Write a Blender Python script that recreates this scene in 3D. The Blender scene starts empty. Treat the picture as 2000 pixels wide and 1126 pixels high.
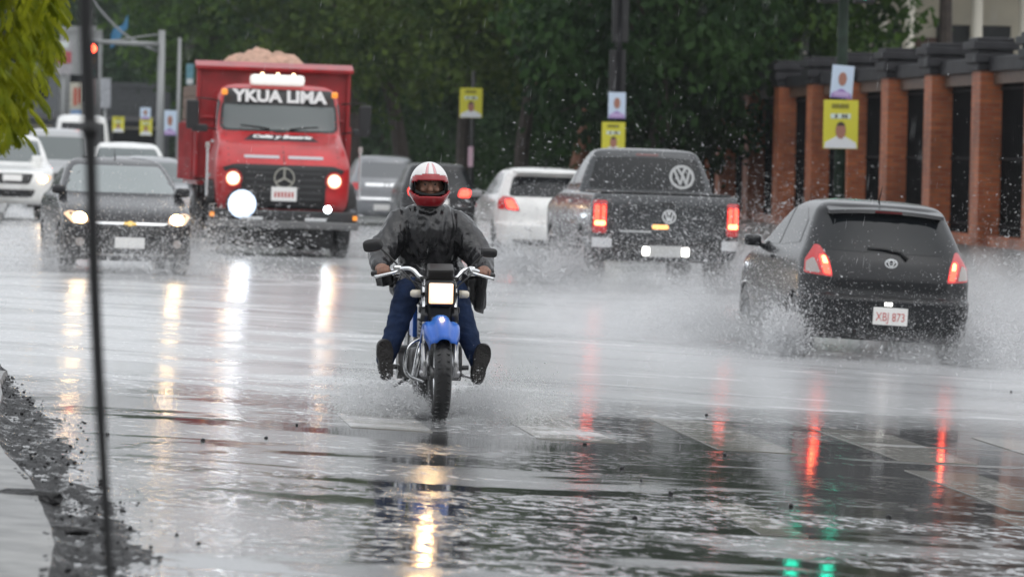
import bpy, bmesh, math, random
import numpy as np
from mathutils import Vector, Matrix, Euler
from mathutils.bvhtree import BVHTree
R = math.radians
random.seed(7)
rng = np.random.default_rng(7)
scene = bpy.context.scene
C = scene.collection

# ------------------------------------------------------------------ camera
F_PX = 9000.0                       # focal length in photograph pixels (2000 px wide)
VPX, HZ = 70.0, 303.0               # vanishing point of the street, horizon row
yaw = math.atan((1000 - VPX) / F_PX)
pit = math.atan((563 - HZ) / F_PX)
roll = R(1.2)
fw = Vector((math.sin(yaw) * math.cos(pit), math.cos(yaw) * math.cos(pit), -math.sin(pit)))
rt = Vector((math.cos(yaw), -math.sin(yaw), 0))
up = rt.cross(fw)
rt2 = rt * math.cos(roll) + up * math.sin(roll)
up2 = -rt * math.sin(roll) + up * math.cos(roll)
CAM = Vector((0, 0, 1.64))
cam_d = bpy.data.cameras.new('camera')
cam = bpy.data.objects.new('camera', cam_d)
C.objects.link(cam)
m = Matrix.Identity(4)
for i in range(3):
    m[i][0], m[i][1], m[i][2], m[i][3] = rt2[i], up2[i], -fw[i], CAM[i]
cam.matrix_world = m
cam_d.sensor_width = 36.0
cam_d.lens = F_PX / 2000 * 36
cam_d.clip_start, cam_d.clip_end = 0.5, 3000
cam_d.dof.use_dof = True
cam_d.dof.focus_distance = 28.6
cam_d.dof.aperture_fstop = 5.0
scene.camera = cam

def at(px, row, Y):
    """photo pixel -> point on the plane y = Y"""
    d = fw * F_PX + rt2 * (px - 1000) - up2 * (row - 563)
    return CAM + d * (Y / d.y)

# ------------------------------------------------------------------ world, sun, exposure
SUN_EL, SUN_ROT = R(58), R(150)
world = bpy.data.worlds.new('World')
scene.world = world
world.use_nodes = True
wn, wl = world.node_tree.nodes, world.node_tree.links
wn.clear()
sky = wn.new('ShaderNodeTexSky')
sky.sky_type = 'NISHITA'
sky.sun_disc = False
sky.sun_elevation, sky.sun_rotation = SUN_EL, SUN_ROT
sky.air_density, sky.dust_density, sky.ozone_density = 1.0, 4.0, 1.0
hs = wn.new('ShaderNodeHueSaturation')
hs.inputs['Saturation'].default_value = 0.12
mxw = wn.new('ShaderNodeMix')
mxw.data_type = 'RGBA'
mxw.inputs[0].default_value = 0.75
mxw.inputs[7].default_value = (7.6, 7.9, 8.3, 1)     # even cloud cover
bg = wn.new('ShaderNodeBackground')
bg.inputs['Strength'].default_value = 0.12
wo = wn.new('ShaderNodeOutputWorld')
wl.new(sky.outputs[0], hs.inputs['Color'])
wl.new(hs.outputs[0], mxw.inputs[6])
wl.new(mxw.outputs[2], bg.inputs['Color'])
wl.new(bg.outputs[0], wo.inputs['Surface'])
sun_d = bpy.data.lights.new('sun', 'SUN')
sun_d.energy, sun_d.angle, sun_d.color = 0.6, R(120), (1.0, 0.97, 0.93)
sun = bpy.data.objects.new('sun', sun_d)
C.objects.link(sun)
# direction matching the sky's sun (rotation measured from +Y towards +X)
sdir = Vector((math.sin(SUN_ROT) * math.cos(SUN_EL), math.cos(SUN_ROT) * math.cos(SUN_EL), math.sin(SUN_EL)))
sun.rotation_euler = (-sdir).to_track_quat('-Z', 'Y').to_euler()
scene.view_settings.view_transform = 'Standard'
scene.view_settings.look = 'None'
scene.view_settings.exposure = 0.27
scene.view_settings.gamma = 1.0
scene.view_settings.use_curve_mapping = False
cy = scene.cycles
cy.use_denoising = True
try:
    cy.denoiser = 'OPENIMAGEDENOISE'
    cy.denoising_input_passes = 'RGB_ALBEDO_NORMAL'
except Exception:
    pass
cy.max_bounces = 7
cy.diffuse_bounces = 4
cy.glossy_bounces = 4
cy.transmission_bounces = 4
cy.transparent_max_bounces = 24
cy.volume_bounces = 1
cy.sample_clamp_indirect = 12.0
cy.caustics_reflective = False
cy.caustics_refractive = False
cy.volume_step_rate = 5.0
cy.volume_max_steps = 48
scene.render.use_persistent_data = False

# ------------------------------------------------------------------ materials
MATS = {}
def mat(name, col, rough=0.5, metal=0.0, emit=None, es=0.0, coat=0.0, noise=0.0, nscale=8.0, bump=0.0, bscale=30.0,
        spec=0.5, alpha=1.0, sss=0.0):
    if name in MATS:
        return MATS[name]
    m = bpy.data.materials.new(name)
    m.use_nodes = True
    nt = m.node_tree
    b = nt.nodes['Principled BSDF']
    b.inputs['Base Color'].default_value = (*col, 1)
    b.inputs['Roughness'].default_value = rough
    b.inputs['Metallic'].default_value = metal
    b.inputs['Specular IOR Level'].default_value = spec
    b.inputs['Coat Weight'].default_value = coat
    b.inputs['Coat Roughness'].default_value = 0.06
    b.inputs['Alpha'].default_value = alpha
    if sss:
        b.inputs['Subsurface Weight'].default_value = sss
    if emit:
        b.inputs['Emission Color'].default_value = (*emit, 1)
        b.inputs['Emission Strength'].default_value = es
    if noise or bump:
        tc = nt.nodes.new('ShaderNodeTexCoord')
    if noise:
        n = nt.nodes.new('ShaderNodeTexNoise')
        n.inputs['Scale'].default_value = nscale
        n.inputs['Detail'].default_value = 5
        nt.links.new(tc.outputs['Object'], n.inputs['Vector'])
        r = nt.nodes.new('ShaderNodeMapRange')
        r.inputs['From Min'].default_value, r.inputs['From Max'].default_value = 0.3, 0.7
        r.inputs['To Min'].default_value, r.inputs['To Max'].default_value = 1 - noise, 1 + noise
        nt.links.new(n.outputs['Fac'], r.inputs['Value'])
        v = nt.nodes.new('ShaderNodeVectorMath')
        v.operation = 'SCALE'
        v.inputs[0].default_value = col
        nt.links.new(r.outputs[0], v.inputs['Scale'])
        nt.links.new(v.outputs[0], b.inputs['Base Color'])
    if bump:
        n2 = nt.nodes.new('ShaderNodeTexNoise')
        n2.inputs['Scale'].default_value = bscale
        n2.inputs['Detail'].default_value = 4
        nt.links.new(tc.outputs['Object'], n2.inputs['Vector'])
        bp = nt.nodes.new('ShaderNodeBump')
        bp.inputs['Strength'].default_value = bump
        bp.inputs['Distance'].default_value = 0.02
        nt.links.new(n2.outputs['Fac'], bp.inputs['Height'])
        nt.links.new(bp.outputs[0], b.inputs['Normal'])
    MATS[name] = m
    return m

def nodes(m):
    return m.node_tree.nodes, m.node_tree.links

# ------------------------------------------------------------------ object helpers
def tag(o, label=None, cat=None, group=None, kind=None):
    if label: o['label'] = label
    if cat: o['category'] = cat
    if group: o['group'] = group
    if kind: o['kind'] = kind
    return o

def empty(name, loc=(0, 0, 0), rz=0.0, label=None, cat=None, group=None):
    o = bpy.data.objects.new(name, None)
    o.empty_display_size = 0.2
    o.location = loc
    o.rotation_euler = (0, 0, rz)
    C.objects.link(o)
    return tag(o, label, cat, group)

def link(name, me, material=None, parent=None, smooth=False):
    o = bpy.data.objects.new(name, me)
    C.objects.link(o)
    if parent: o.parent = parent
    if material is not None and not me.materials: me.materials.append(material)
    if smooth:
        me.polygons.foreach_set('use_smooth', [True] * len(me.polygons))
    return o

def pyd(name, vs, fs, material=None, parent=None, smooth=False):
    me = bpy.data.meshes.new(name)
    me.from_pydata([tuple(v) for v in vs], [], fs)
    me.update()
    return link(name, me, material, parent, smooth)

def frombm(name, bm, material=None, parent=None, smooth=False):
    me = bpy.data.meshes.new(name)
    bm.to_mesh(me)
    bm.free()
    return link(name, me, material, parent, smooth)

def box_bm(bm, c, s, rot=None, bev=0.0):
    M = Matrix.Translation(c) @ (rot.to_4x4() if rot is not None else Matrix.Identity(4)) @ Matrix.Diagonal((s[0], s[1], s[2], 1))
    r = bmesh.ops.create_cube(bm, size=1.0, matrix=M)
    if bev > 0:
        es = list({e for v in r['verts'] for e in v.link_edges})
        bmesh.ops.bevel(bm, geom=es, offset=bev, segments=2, affect='EDGES', profile=0.6)
    return bm

def box(name, c, s, material, parent=None, bev=0.0, rot=None):
    bm = bmesh.new()
    box_bm(bm, c, s, rot, bev)
    return frombm(name, bm, material, parent, smooth=False)

def tube_data(pts, radii, n=10, cap=True):
    pts = [Vector(p) for p in pts]
    if not hasattr(radii, '__len__'): radii = [radii] * len(pts)
    vs, fs = [], []
    ref = None
    for i, p in enumerate(pts):
        if i == 0: t = pts[1] - pts[0]
        elif i == len(pts) - 1: t = pts[-1] - pts[-2]
        else: t = (pts[i + 1] - pts[i]).normalized() + (pts[i] - pts[i - 1]).normalized()
        t.normalize()
        if ref is None:
            ref = Vector((0, 0, 1)) if abs(t.z) < 0.9 else Vector((1, 0, 0))
        a = (ref - t * ref.dot(t)).normalized()
        ref = a
        b = t.cross(a)
        for k in range(n):
            an = 2 * math.pi * k / n
            vs.append(p + (a * math.cos(an) + b * math.sin(an)) * radii[i])
    for i in range(len(pts) - 1):
        for k in range(n):
            fs.append((i * n + k, i * n + (k + 1) % n, (i + 1) * n + (k + 1) % n, (i + 1) * n + k))
    if cap:
        fs.append(tuple(range(n - 1, -1, -1)))
        fs.append(tuple(range((len(pts) - 1) * n, len(pts) * n)))
    return vs, fs

def tube(name, pts, radii, material, parent=None, n=10):
    vs, fs = tube_data(pts, radii, n)
    return pyd(name, vs, fs, material, parent, smooth=True)

def smooth_path(pts, k=6):
    """Catmull-Rom through pts"""
    P = [Vector(p) for p in pts]
    out = []
    for i in range(len(P) - 1):
        p0, p1, p2, p3 = P[max(i - 1, 0)], P[i], P[i + 1], P[min(i + 2, len(P) - 1)]
        for j in range(k):
            t = j / k
            out.append(0.5 * ((2 * p1) + (p2 - p0) * t + (2 * p0 - 5 * p1 + 4 * p2 - p3) * t * t + (3 * p1 - p0 - 3 * p2 + p3) * t ** 3))
    out.append(P[-1])
    return out

def lathe_data(prof, n=32, axis='x'):
    """closed profile of (axial, radius) spun about an axis"""
    vs, fs = [], []
    L = len(prof)
    for k in range(n):
        a = 2 * math.pi * k / n
        for (t, r) in prof:
            if axis == 'x': vs.append((t, r * math.cos(a), r * math.sin(a)))
            elif axis == 'y': vs.append((r * math.cos(a), t, r * math.sin(a)))
            else: vs.append((r * math.cos(a), r * math.sin(a), t))
    for k in range(n):
        for i in range(L):
            j = (i + 1) % L
            fs.append((k * L + i, k * L + j, ((k + 1) % n) * L + j, ((k + 1) % n) * L + i))
    return vs, fs

def lathe(name, prof, material, parent=None, loc=(0, 0, 0), n=32, axis='x'):
    vs, fs = lathe_data(prof, n, axis)
    o = pyd(name, vs, fs, material, parent, smooth=True)
    o.location = loc
    return o

def copy_tree(o, parent=None):
    c = o.copy()
    C.objects.link(c)
    c.parent = parent
    for ch in list(o.children):
        copy_tree(ch, c)
    return c

def smoothstep(a, b, x):
    t = min(max((x - a) / (b - a), 0.0), 1.0)
    return t * t * (3 - 2 * t)

def text_mesh(s, size, name, material, parent, loc, rot, extrude=0.004, shear=0.0, bold=0.0, width=None):
    cu = bpy.data.curves.new(name, 'FONT')
    cu.body = s
    cu.size = size
    cu.align_x, cu.align_y = 'CENTER', 'CENTER'
    cu.extrude = extrude
    cu.offset = bold
    cu.shear = shear
    cu.resolution_u = 3
    t = bpy.data.objects.new(name, cu)
    C.objects.link(t)
    dg = bpy.context.evaluated_depsgraph_get()
    me = bpy.data.meshes.new_from_object(t.evaluated_get(dg))
    bpy.data.objects.remove(t)
    bpy.data.curves.remove(cu)
    o = link(name, me, material, parent)
    if width:
        xs = [v.co.x for v in me.vertices]
        k = width / (max(xs) - min(xs))
        me.transform(Matrix.Diagonal((k, 1, 1, 1)))
    o.location, o.rotation_euler = loc, rot
    return o

# ------------------------------------------------------------------ ground height
def gz(X, Y):
    s = 0.045 + (0.013 - 0.045) * smoothstep(44, 58, Y)
    Xc = min(max(X, -3.0), 11.5)
    return -s * (Xc - 2.5)
# ------------------------------------------------------------------ road, water, pavement
def math_node(nt, op, a, b=None, c=None, clamp=False):
    n = nt.nodes.new('ShaderNodeMath')
    n.operation = op
    n.use_clamp = clamp
    for i, v in enumerate((a, b, c)):
        if v is None: continue
        if isinstance(v, (int, float)): n.inputs[i].default_value = v
        else: nt.links.new(v, n.inputs[i])
    return n.outputs[0]

def maprange(nt, v, a, b, c, d, smooth=True):
    n = nt.nodes.new('ShaderNodeMapRange')
    if smooth: n.interpolation_type = 'SMOOTHSTEP'
    for k, x in zip(('From Min', 'From Max', 'To Min', 'To Max'), (a, b, c, d)):
        n.inputs[k].default_value = x
    nt.links.new(v, n.inputs['Value'])
    return n.outputs[0]

def noise_node(nt, vec, scale_xyz, detail=4, rough=0.55, dist=0.0):
    mp = nt.nodes.new('ShaderNodeMapping')
    mp.inputs['Scale'].default_value = scale_xyz
    nt.links.new(vec, mp.inputs['Vector'])
    n = nt.nodes.new('ShaderNodeTexNoise')
    n.inputs['Scale'].default_value = 1.0
    n.inputs['Detail'].default_value = detail
    n.inputs['Roughness'].default_value = rough
    n.inputs['Distortion'].default_value = dist
    nt.links.new(mp.outputs[0], n.inputs['Vector'])
    return n.outputs['Fac']

def water_surface(name, base_dark, foam_sheen_col, paint=False):
    """flooded asphalt: smooth puddle film against rain-beaten, aerated water painted pale with sky sheen"""
    m = bpy.data.materials.new(name)
    m.use_nodes = True
    nt = m.node_tree
    b = nt.nodes['Principled BSDF']
    geo = nt.nodes.new('ShaderNodeNewGeometry')
    pos = geo.outputs['Position']
    sep = nt.nodes.new('ShaderNodeSeparateXYZ')
    nt.links.new(pos, sep.inputs[0])
    X, Y = sep.outputs[0], sep.outputs[1]
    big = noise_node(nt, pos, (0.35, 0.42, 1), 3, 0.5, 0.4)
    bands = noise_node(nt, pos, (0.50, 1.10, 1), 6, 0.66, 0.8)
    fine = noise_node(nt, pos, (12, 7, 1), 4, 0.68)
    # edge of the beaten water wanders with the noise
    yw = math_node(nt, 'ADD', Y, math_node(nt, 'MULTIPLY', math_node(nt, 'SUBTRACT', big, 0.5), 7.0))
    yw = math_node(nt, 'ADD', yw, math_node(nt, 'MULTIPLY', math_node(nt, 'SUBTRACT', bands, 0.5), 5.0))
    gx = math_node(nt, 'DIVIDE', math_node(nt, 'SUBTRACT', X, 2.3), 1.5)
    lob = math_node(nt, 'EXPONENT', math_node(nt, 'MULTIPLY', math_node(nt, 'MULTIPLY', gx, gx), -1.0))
    yw = math_node(nt, 'ADD', yw, math_node(nt, 'MULTIPLY', lob, 3.2))     # foam and pale spray reflection painted round the motorcycle's track
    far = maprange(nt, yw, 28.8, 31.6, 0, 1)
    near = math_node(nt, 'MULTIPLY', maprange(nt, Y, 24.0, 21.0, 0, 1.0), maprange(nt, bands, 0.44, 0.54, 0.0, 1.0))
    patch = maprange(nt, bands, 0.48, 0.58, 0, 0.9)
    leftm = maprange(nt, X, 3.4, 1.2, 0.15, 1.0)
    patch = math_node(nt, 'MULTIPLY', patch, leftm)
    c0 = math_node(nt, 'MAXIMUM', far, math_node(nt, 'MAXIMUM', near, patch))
    # speckle break-up: splash crowns and sky glints of wet facets, painted pale
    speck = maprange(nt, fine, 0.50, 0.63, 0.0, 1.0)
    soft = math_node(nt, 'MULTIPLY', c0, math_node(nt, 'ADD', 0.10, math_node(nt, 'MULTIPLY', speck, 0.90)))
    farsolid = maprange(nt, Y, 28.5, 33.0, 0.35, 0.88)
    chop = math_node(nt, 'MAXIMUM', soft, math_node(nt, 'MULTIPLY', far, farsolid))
    # standing puddles against thinly wetted asphalt
    pn = noise_node(nt, pos, (0.42, 0.75, 1), 5, 0.6, 0.5)
    pbias = maprange(nt, X, 1.6, 4.0, -0.05, 0.10)
    pbias = math_node(nt, 'ADD', pbias, math_node(nt, 'MULTIPLY', lob, 0.06))
    puddle = maprange(nt, math_node(nt, 'ADD', pn, pbias), 0.46, 0.54, 0, 1)
    wetr = maprange(nt, puddle, 0, 1, 0.15, 0.045)
    rough = math_node(nt, 'ADD', wetr, math_node(nt, 'MULTIPLY', chop, 0.13))
    nt.links.new(rough, b.inputs['Roughness'])
    # streaks of standing water far away stay darker and smoother
    streak = noise_node(nt, pos, (0.18, 0.55, 1), 5, 0.62, 0.6)
    st = maprange(nt, streak, 0.34, 0.52, 0.62, 1.0)
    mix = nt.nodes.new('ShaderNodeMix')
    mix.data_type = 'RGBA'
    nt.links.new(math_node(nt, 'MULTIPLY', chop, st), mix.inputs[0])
    grain = noise_node(nt, pos, (60, 60, 60), 2, 0.6)
    dk = nt.nodes.new('ShaderNodeMix')
    dk.data_type = 'RGBA'
    nt.links.new(grain, dk.inputs[0])
    dk2 = nt.nodes.new('ShaderNodeMix'); dk2.data_type = 'RGBA'
    nt.links.new(puddle, dk2.inputs[0])
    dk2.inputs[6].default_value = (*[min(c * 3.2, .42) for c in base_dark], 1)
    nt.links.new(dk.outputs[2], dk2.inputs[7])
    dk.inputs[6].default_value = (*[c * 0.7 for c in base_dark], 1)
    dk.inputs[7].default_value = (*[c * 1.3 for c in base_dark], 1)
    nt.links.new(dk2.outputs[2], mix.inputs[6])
    mix.inputs[7].default_value = (*foam_sheen_col, 1)
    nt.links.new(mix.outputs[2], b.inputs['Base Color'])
    b.inputs['IOR'].default_value = 1.33
    b.inputs['Specular IOR Level'].default_value = 0.5
    # relief
    rip = noise_node(nt, pos, (7, 2.2, 1), 3, 0.6)
    h = math_node(nt, 'ADD', math_node(nt, 'MULTIPLY', rip, math_node(nt, 'ADD', 0.008, math_node(nt, 'MULTIPLY', chop, 0.07))),
                  math_node(nt, 'MULTIPLY', fine, math_node(nt, 'MULTIPLY', chop, 0.18)))
    swell = noise_node(nt, pos, (0.9, 1.6, 1), 3, 0.5)
    h = math_node(nt, 'ADD', h, math_node(nt, 'MULTIPLY', swell, 0.06))
    h = math_node(nt, 'ADD', h, math_node(nt, 'MULTIPLY', noise_node(nt, pos, (90, 60, 1), 3, .6), maprange(nt, puddle, 0, 1, .05, .004)))
    bp = nt.nodes.new('ShaderNodeBump')
    bp.inputs['Strength'].default_value = 1.0
    bp.inputs['Distance'].default_value = 0.02
    nt.links.new(h, bp.inputs['Height'])
    nt.links.new(bp.outputs[0], b.inputs['Normal'])
    MATS[name] = m
    return m

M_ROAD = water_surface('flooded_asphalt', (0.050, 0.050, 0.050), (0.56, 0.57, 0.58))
M_PAINT = water_surface('wet_road_paint', (0.30, 0.29, 0.26), (0.50, 0.50, 0.50))

def grit_mat():
    m = MATS['wet_black_grit']
    nt = m.node_tree
    b = nt.nodes['Principled BSDF']
    geo = nt.nodes.new('ShaderNodeNewGeometry')
    n1 = noise_node(nt, geo.outputs['Position'], (9, 5, 9), 5, .65)
    wet = maprange(nt, n1, .52, .60, 0, 1)
    nt.links.new(maprange(nt, wet, 0, 1, .55, .12), b.inputs['Roughness'])
    nt.links.new(maprange(nt, wet, 0, 1, .15, .6), b.inputs['Specular IOR Level'])

def sheet(name, xs, ys, dz, material, parent=None):
    vs = [(x, y, gz(x, y) + dz) for y in ys for x in xs]
    n = len(xs)
    fs = [(j * n + i, j * n + i + 1, (j + 1) * n + i + 1, (j + 1) * n + i) for j in range(len(ys) - 1) for i in range(n - 1)]
    return pyd(name, vs, fs, material, parent, smooth=True)

ys_all = [-40, 0, 8, 12, 16] + [18 + 0.8 * i for i in range(60)] + [70, 80, 100, 130, 170, 230, 320, 500, 500]
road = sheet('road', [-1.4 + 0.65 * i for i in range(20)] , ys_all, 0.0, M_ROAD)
tag(road, kind='structure')
# ground sheet to the horizon, under everything
M_GROUND = mat('dark_wet_soil', (0.05, 0.045, 0.04), 0.6, noise=0.4, nscale=0.6)
xs_g = [-480, -300, -100, -40, -20, -10, -6, -3, 0, 3, 6, 9, 11.5, 14, 18, 24, 40, 80, 160, 300, 500]
g = sheet('ground', xs_g, ys_all, -0.06, M_GROUND)
tag(g, kind='structure')

# crossing bars, painted, under the water film
def paint_bar(x0, w, ya, yb):
    vs = [(x, y, gz(x, y) + d) for d in (-.02, .004) for (x, y) in ((x0, ya), (x0 + w, ya), (x0 + w, yb), (x0, yb))]
    return pyd('crossing_bar', vs, [(4, 5, 6, 7), (0, 1, 5, 4), (1, 2, 6, 5), (2, 3, 7, 6), (3, 0, 4, 7)], M_PAINT, road)
for i, x0 in enumerate([0.75, 1.85, 2.95, 4.02, 5.10, 6.18, 7.26]):
    w, ya, yb = 0.48, 26.9, 30.0
    paint_bar(x0, w, ya, yb)
for x0, ya, yb, w in ((3.25, 20.4, 22.3, 0.22), (4.95, 23.0, 25.9, 0.42), (4.75, 21.3, 22.6, 0.5)):
    paint_bar(x0, w, ya, yb)

# left: broken gravel edge and pavement slab
M_PAVE = mat('wet_concrete', (0.17, 0.17, 0.165), 0.35, noise=0.5, nscale=5.0, bump=0.6, bscale=9)
def edge_x(y):
    return 0.07 + 0.012 * math.sin(y * 1.9) + 0.004 * math.sin(y * 7.3 + 1) - 0.27 * smoothstep(18, 24.5, y)
vs, fs = [], []
ysp = [4 + 0.35 * i for i in range(76)]
for y in ysp:
    for x in (-6, -2, -0.6, edge_x(y) - 0.05, edge_x(y), edge_x(y) + 0.012):
        z = gz(x, y) + (0.045 if x < edge_x(y) + 0.005 else 0.0)
        vs.append((x, y, z + random.uniform(-0.0015, 0.0015)))
n = 6
fs = [(j * n + i, j * n + i + 1, (j + 1) * n + i + 1, (j + 1) * n + i) for j in range(len(ysp) - 1) for i in range(n - 1)]
tag(pyd('pavement', vs, fs, M_PAVE, smooth=False), kind='structure')
pv2 = sheet('pavement', [-6, -3, -0.75], [30.6, 34, 40, 60, 90, 130, 200], 0.10, M_PAVE)
tag(pv2, kind='structure')

# washed-up debris bank along the gutter (uncountable grit on a low mound)
M_DEBRIS = mat('wet_black_grit', (0.030, 0.030, 0.031), 0.55, noise=0.8, nscale=22, bump=1.0, bscale=55, spec=0.25)
grit_mat()
from mathutils import noise as mn
vs, fs = [], []
nx, ny = 60, 300
def bank_w(y):
    return (0.50 * smoothstep(31.5, 24.5, y) + 0.06) * (0.85 + 0.25 * mn.noise((0.3, y * 1.3, 2)))
def bank_h(u, x, y):
    e = math.sin(math.pi * min(max(u, 0), 1) ** 0.6) ** 0.9
    h = e * (0.008 + 0.020 * max(0, mn.noise((x * 5, y * 1.1, 0)) + 0.2))
    h += e * (0.016 * mn.noise((x * 14, y * 9, 5)) + 0.010 * mn.noise((x * 45, y * 30, 9)) + 0.006 * mn.noise((x * 110, y * 80, 3)))
    return h
for j in range(ny):
    y = 13.0 + 18.5 * j / (ny - 1)
    for i in range(nx):
        u = i / (nx - 1)
        x = edge_x(y) - 0.04 + u * bank_w(y)
        vs.append((x, y, gz(x, y) + bank_h(u, x, y) - 0.006 + 0.045 * (1 - smoothstep(0, 0.25, u))))
fs = [(j * nx + i, j * nx + i + 1, (j + 1) * nx + i + 1, (j + 1) * nx + i) for j in range(ny - 1) for i in range(nx - 1)]
# loose grit on the mound
r3 = random.Random(8)
ico = bmesh.new(); bmesh.ops.create_icosphere(ico, subdivisions=1, radius=1)
iv = [v_.co.copy() for v_ in ico.verts]; ico.verts.index_update()
iff = [tuple(v_.index for v_ in f.verts) for f in ico.faces]; ico.free()
for _ in range(420):
    y = r3.uniform(14, 30.5); u = r3.uniform(.08, 1.12); x = edge_x(y) - .04 + u * bank_w(y)
    s_ = .003 + .008 * r3.random() ** 4
    z = gz(x, y) + (bank_h(u, x, y) if u < 1 else 0)
    o_ = len(vs)
    for c_ in iv:
        k = s_ * (1 + .3 * mn.noise(c_ * 2 + Vector((_, 0, 0))))
        vs.append((x + c_.x * k * 1.2, y + c_.y * k * 1.5, z + c_.z * k))
    fs.extend([tuple(i + o_ for i in f) for f in iff])
bank = pyd('gravel_bank', vs, fs, M_DEBRIS, smooth=False)
tag(bank, 'low bank of wet black grit washed along the gutter', 'gravel', kind='stuff')

# lumps and chips of stone on the wet surface
def rock(name, loc, s, label, group, seed):
    r = random.Random(seed)
    bm = bmesh.new()
    bmesh.ops.create_icosphere(bm, subdivisions=2, radius=1)
    for v in bm.verts:
        k = 1 + 0.35 * mn.noise(v.co * 1.7 + Vector((seed, 0, 0)))
        v.co = Vector((v.co.x * s[0] * k, v.co.y * s[1] * k, v.co.z * s[2] * k))
    o = frombm(name, bm, mat('wet_stone', (0.012, 0.012, 0.013), 0.35, bump=0.8, bscale=60), smooth=False)
    o.location = loc
    o.rotation_euler = (0, 0, r.uniform(0, 6))
    return tag(o, label, 'stone', group)
def on_road(px, row):
    """intersect the photo ray with the sloping road"""
    lo, hi = 10.0, 120.0
    for _ in range(40):
        mid = (lo + hi) / 2
        p = at(px, row, mid)
        if p.z > gz(p.x, p.y): lo = mid
        else: hi = mid
    return at(px, row, lo)
p = on_road(52, 985); rock('asphalt_lump', p + Vector((0, 0, 0.03)), (0.055, 0.16, 0.04), 'large black lump of broken asphalt lying on the gutter bank', None, 3)
p = on_road(128, 1042); rock('asphalt_lump', p + Vector((0, 0, 0.015)), (0.04, 0.12, 0.02), 'flat dark asphalt chunk at the road edge nearest the pole foot', None, 4)
chips = [(520, 856), (1380, 812), (1416, 889), (1545, 989), (396, 860), (1215, 915), (1240, 1012), (1736, 1010), (388, 1062), (72, 855), (108, 866),
         (580, 830), (1252, 939), (1310, 965), (1975, 766), (210, 850), (240, 1000), (222, 1110), (1142, 868), (345, 1045)]
for i, (a, b_) in enumerate(chips):
    p = on_road(a, b_)
    s = random.uniform(0.007, 0.013)
    rock('stone_chip', p + Vector((0, 0, s * 0.5)), (s, s * 1.2, s), 'small black stone chip lying loose on the flooded road', 'stone chips scattered on the road', 20 + i)

# right kerb, pavement and verge up to the wall
M_KERB = mat('kerb_concrete', (0.20, 0.20, 0.19), 0.4, noise=0.3, nscale=4)
def strip(name, sect, ys, material, kind='structure'):
    vs, fs = [], []
    for y in ys:
        for (x, z) in sect: vs.append((x, y, gz(x, y) + z))
    n = len(sect)
    fs = [(j * n + i, j * n + i + 1, (j + 1) * n + i + 1, (j + 1) * n + i) for j in range(len(ys) - 1) for i in range(n - 1)]
    return tag(pyd(name, vs, fs, material), kind=kind)
ysr = [10, 20, 30, 40, 44, 47, 50, 53, 56, 60, 70, 80, 100, 130, 170, 230, 300]
strip('kerb', [(10.9, -0.02), (10.92, 0.13), (11.08, 0.14)], ysr, M_KERB)
strip('pavement', [(11.08, 0.138), (13.2, 0.17), (14.6, 0.32), (15.8, 0.40)], ysr, mat('dark_wet_paving', (0.10, 0.095, 0.09), 0.3, noise=0.4, nscale=2))
# ------------------------------------------------------------------ vehicle toolkit
def pchip(xs, ys, x):
    xs, ys = np.asarray(xs, float), np.asarray(ys, float)
    h = np.diff(xs); d = np.diff(ys) / h
    n = len(xs)
    mm = np.zeros(n)
    for i in range(1, n - 1):
        if d[i - 1] * d[i] > 0:
            w1, w2 = 2 * h[i] + h[i - 1], h[i] + 2 * h[i - 1]
            mm[i] = (w1 + w2) / (w1 / d[i - 1] + w2 / d[i])
    mm[0], mm[-1] = d[0], d[-1]
    i = np.clip(np.searchsorted(xs, x, side='right') - 1, 0, n - 2)
    t = (x - xs[i]) / h[i]
    return ((2 * t**3 - 3 * t**2 + 1) * ys[i] + (t**3 - 2 * t**2 + t) * h[i] * mm[i]
            + (-2 * t**3 + 3 * t**2) * ys[i + 1] + (t**3 - t**2) * h[i] * mm[i + 1])

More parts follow.
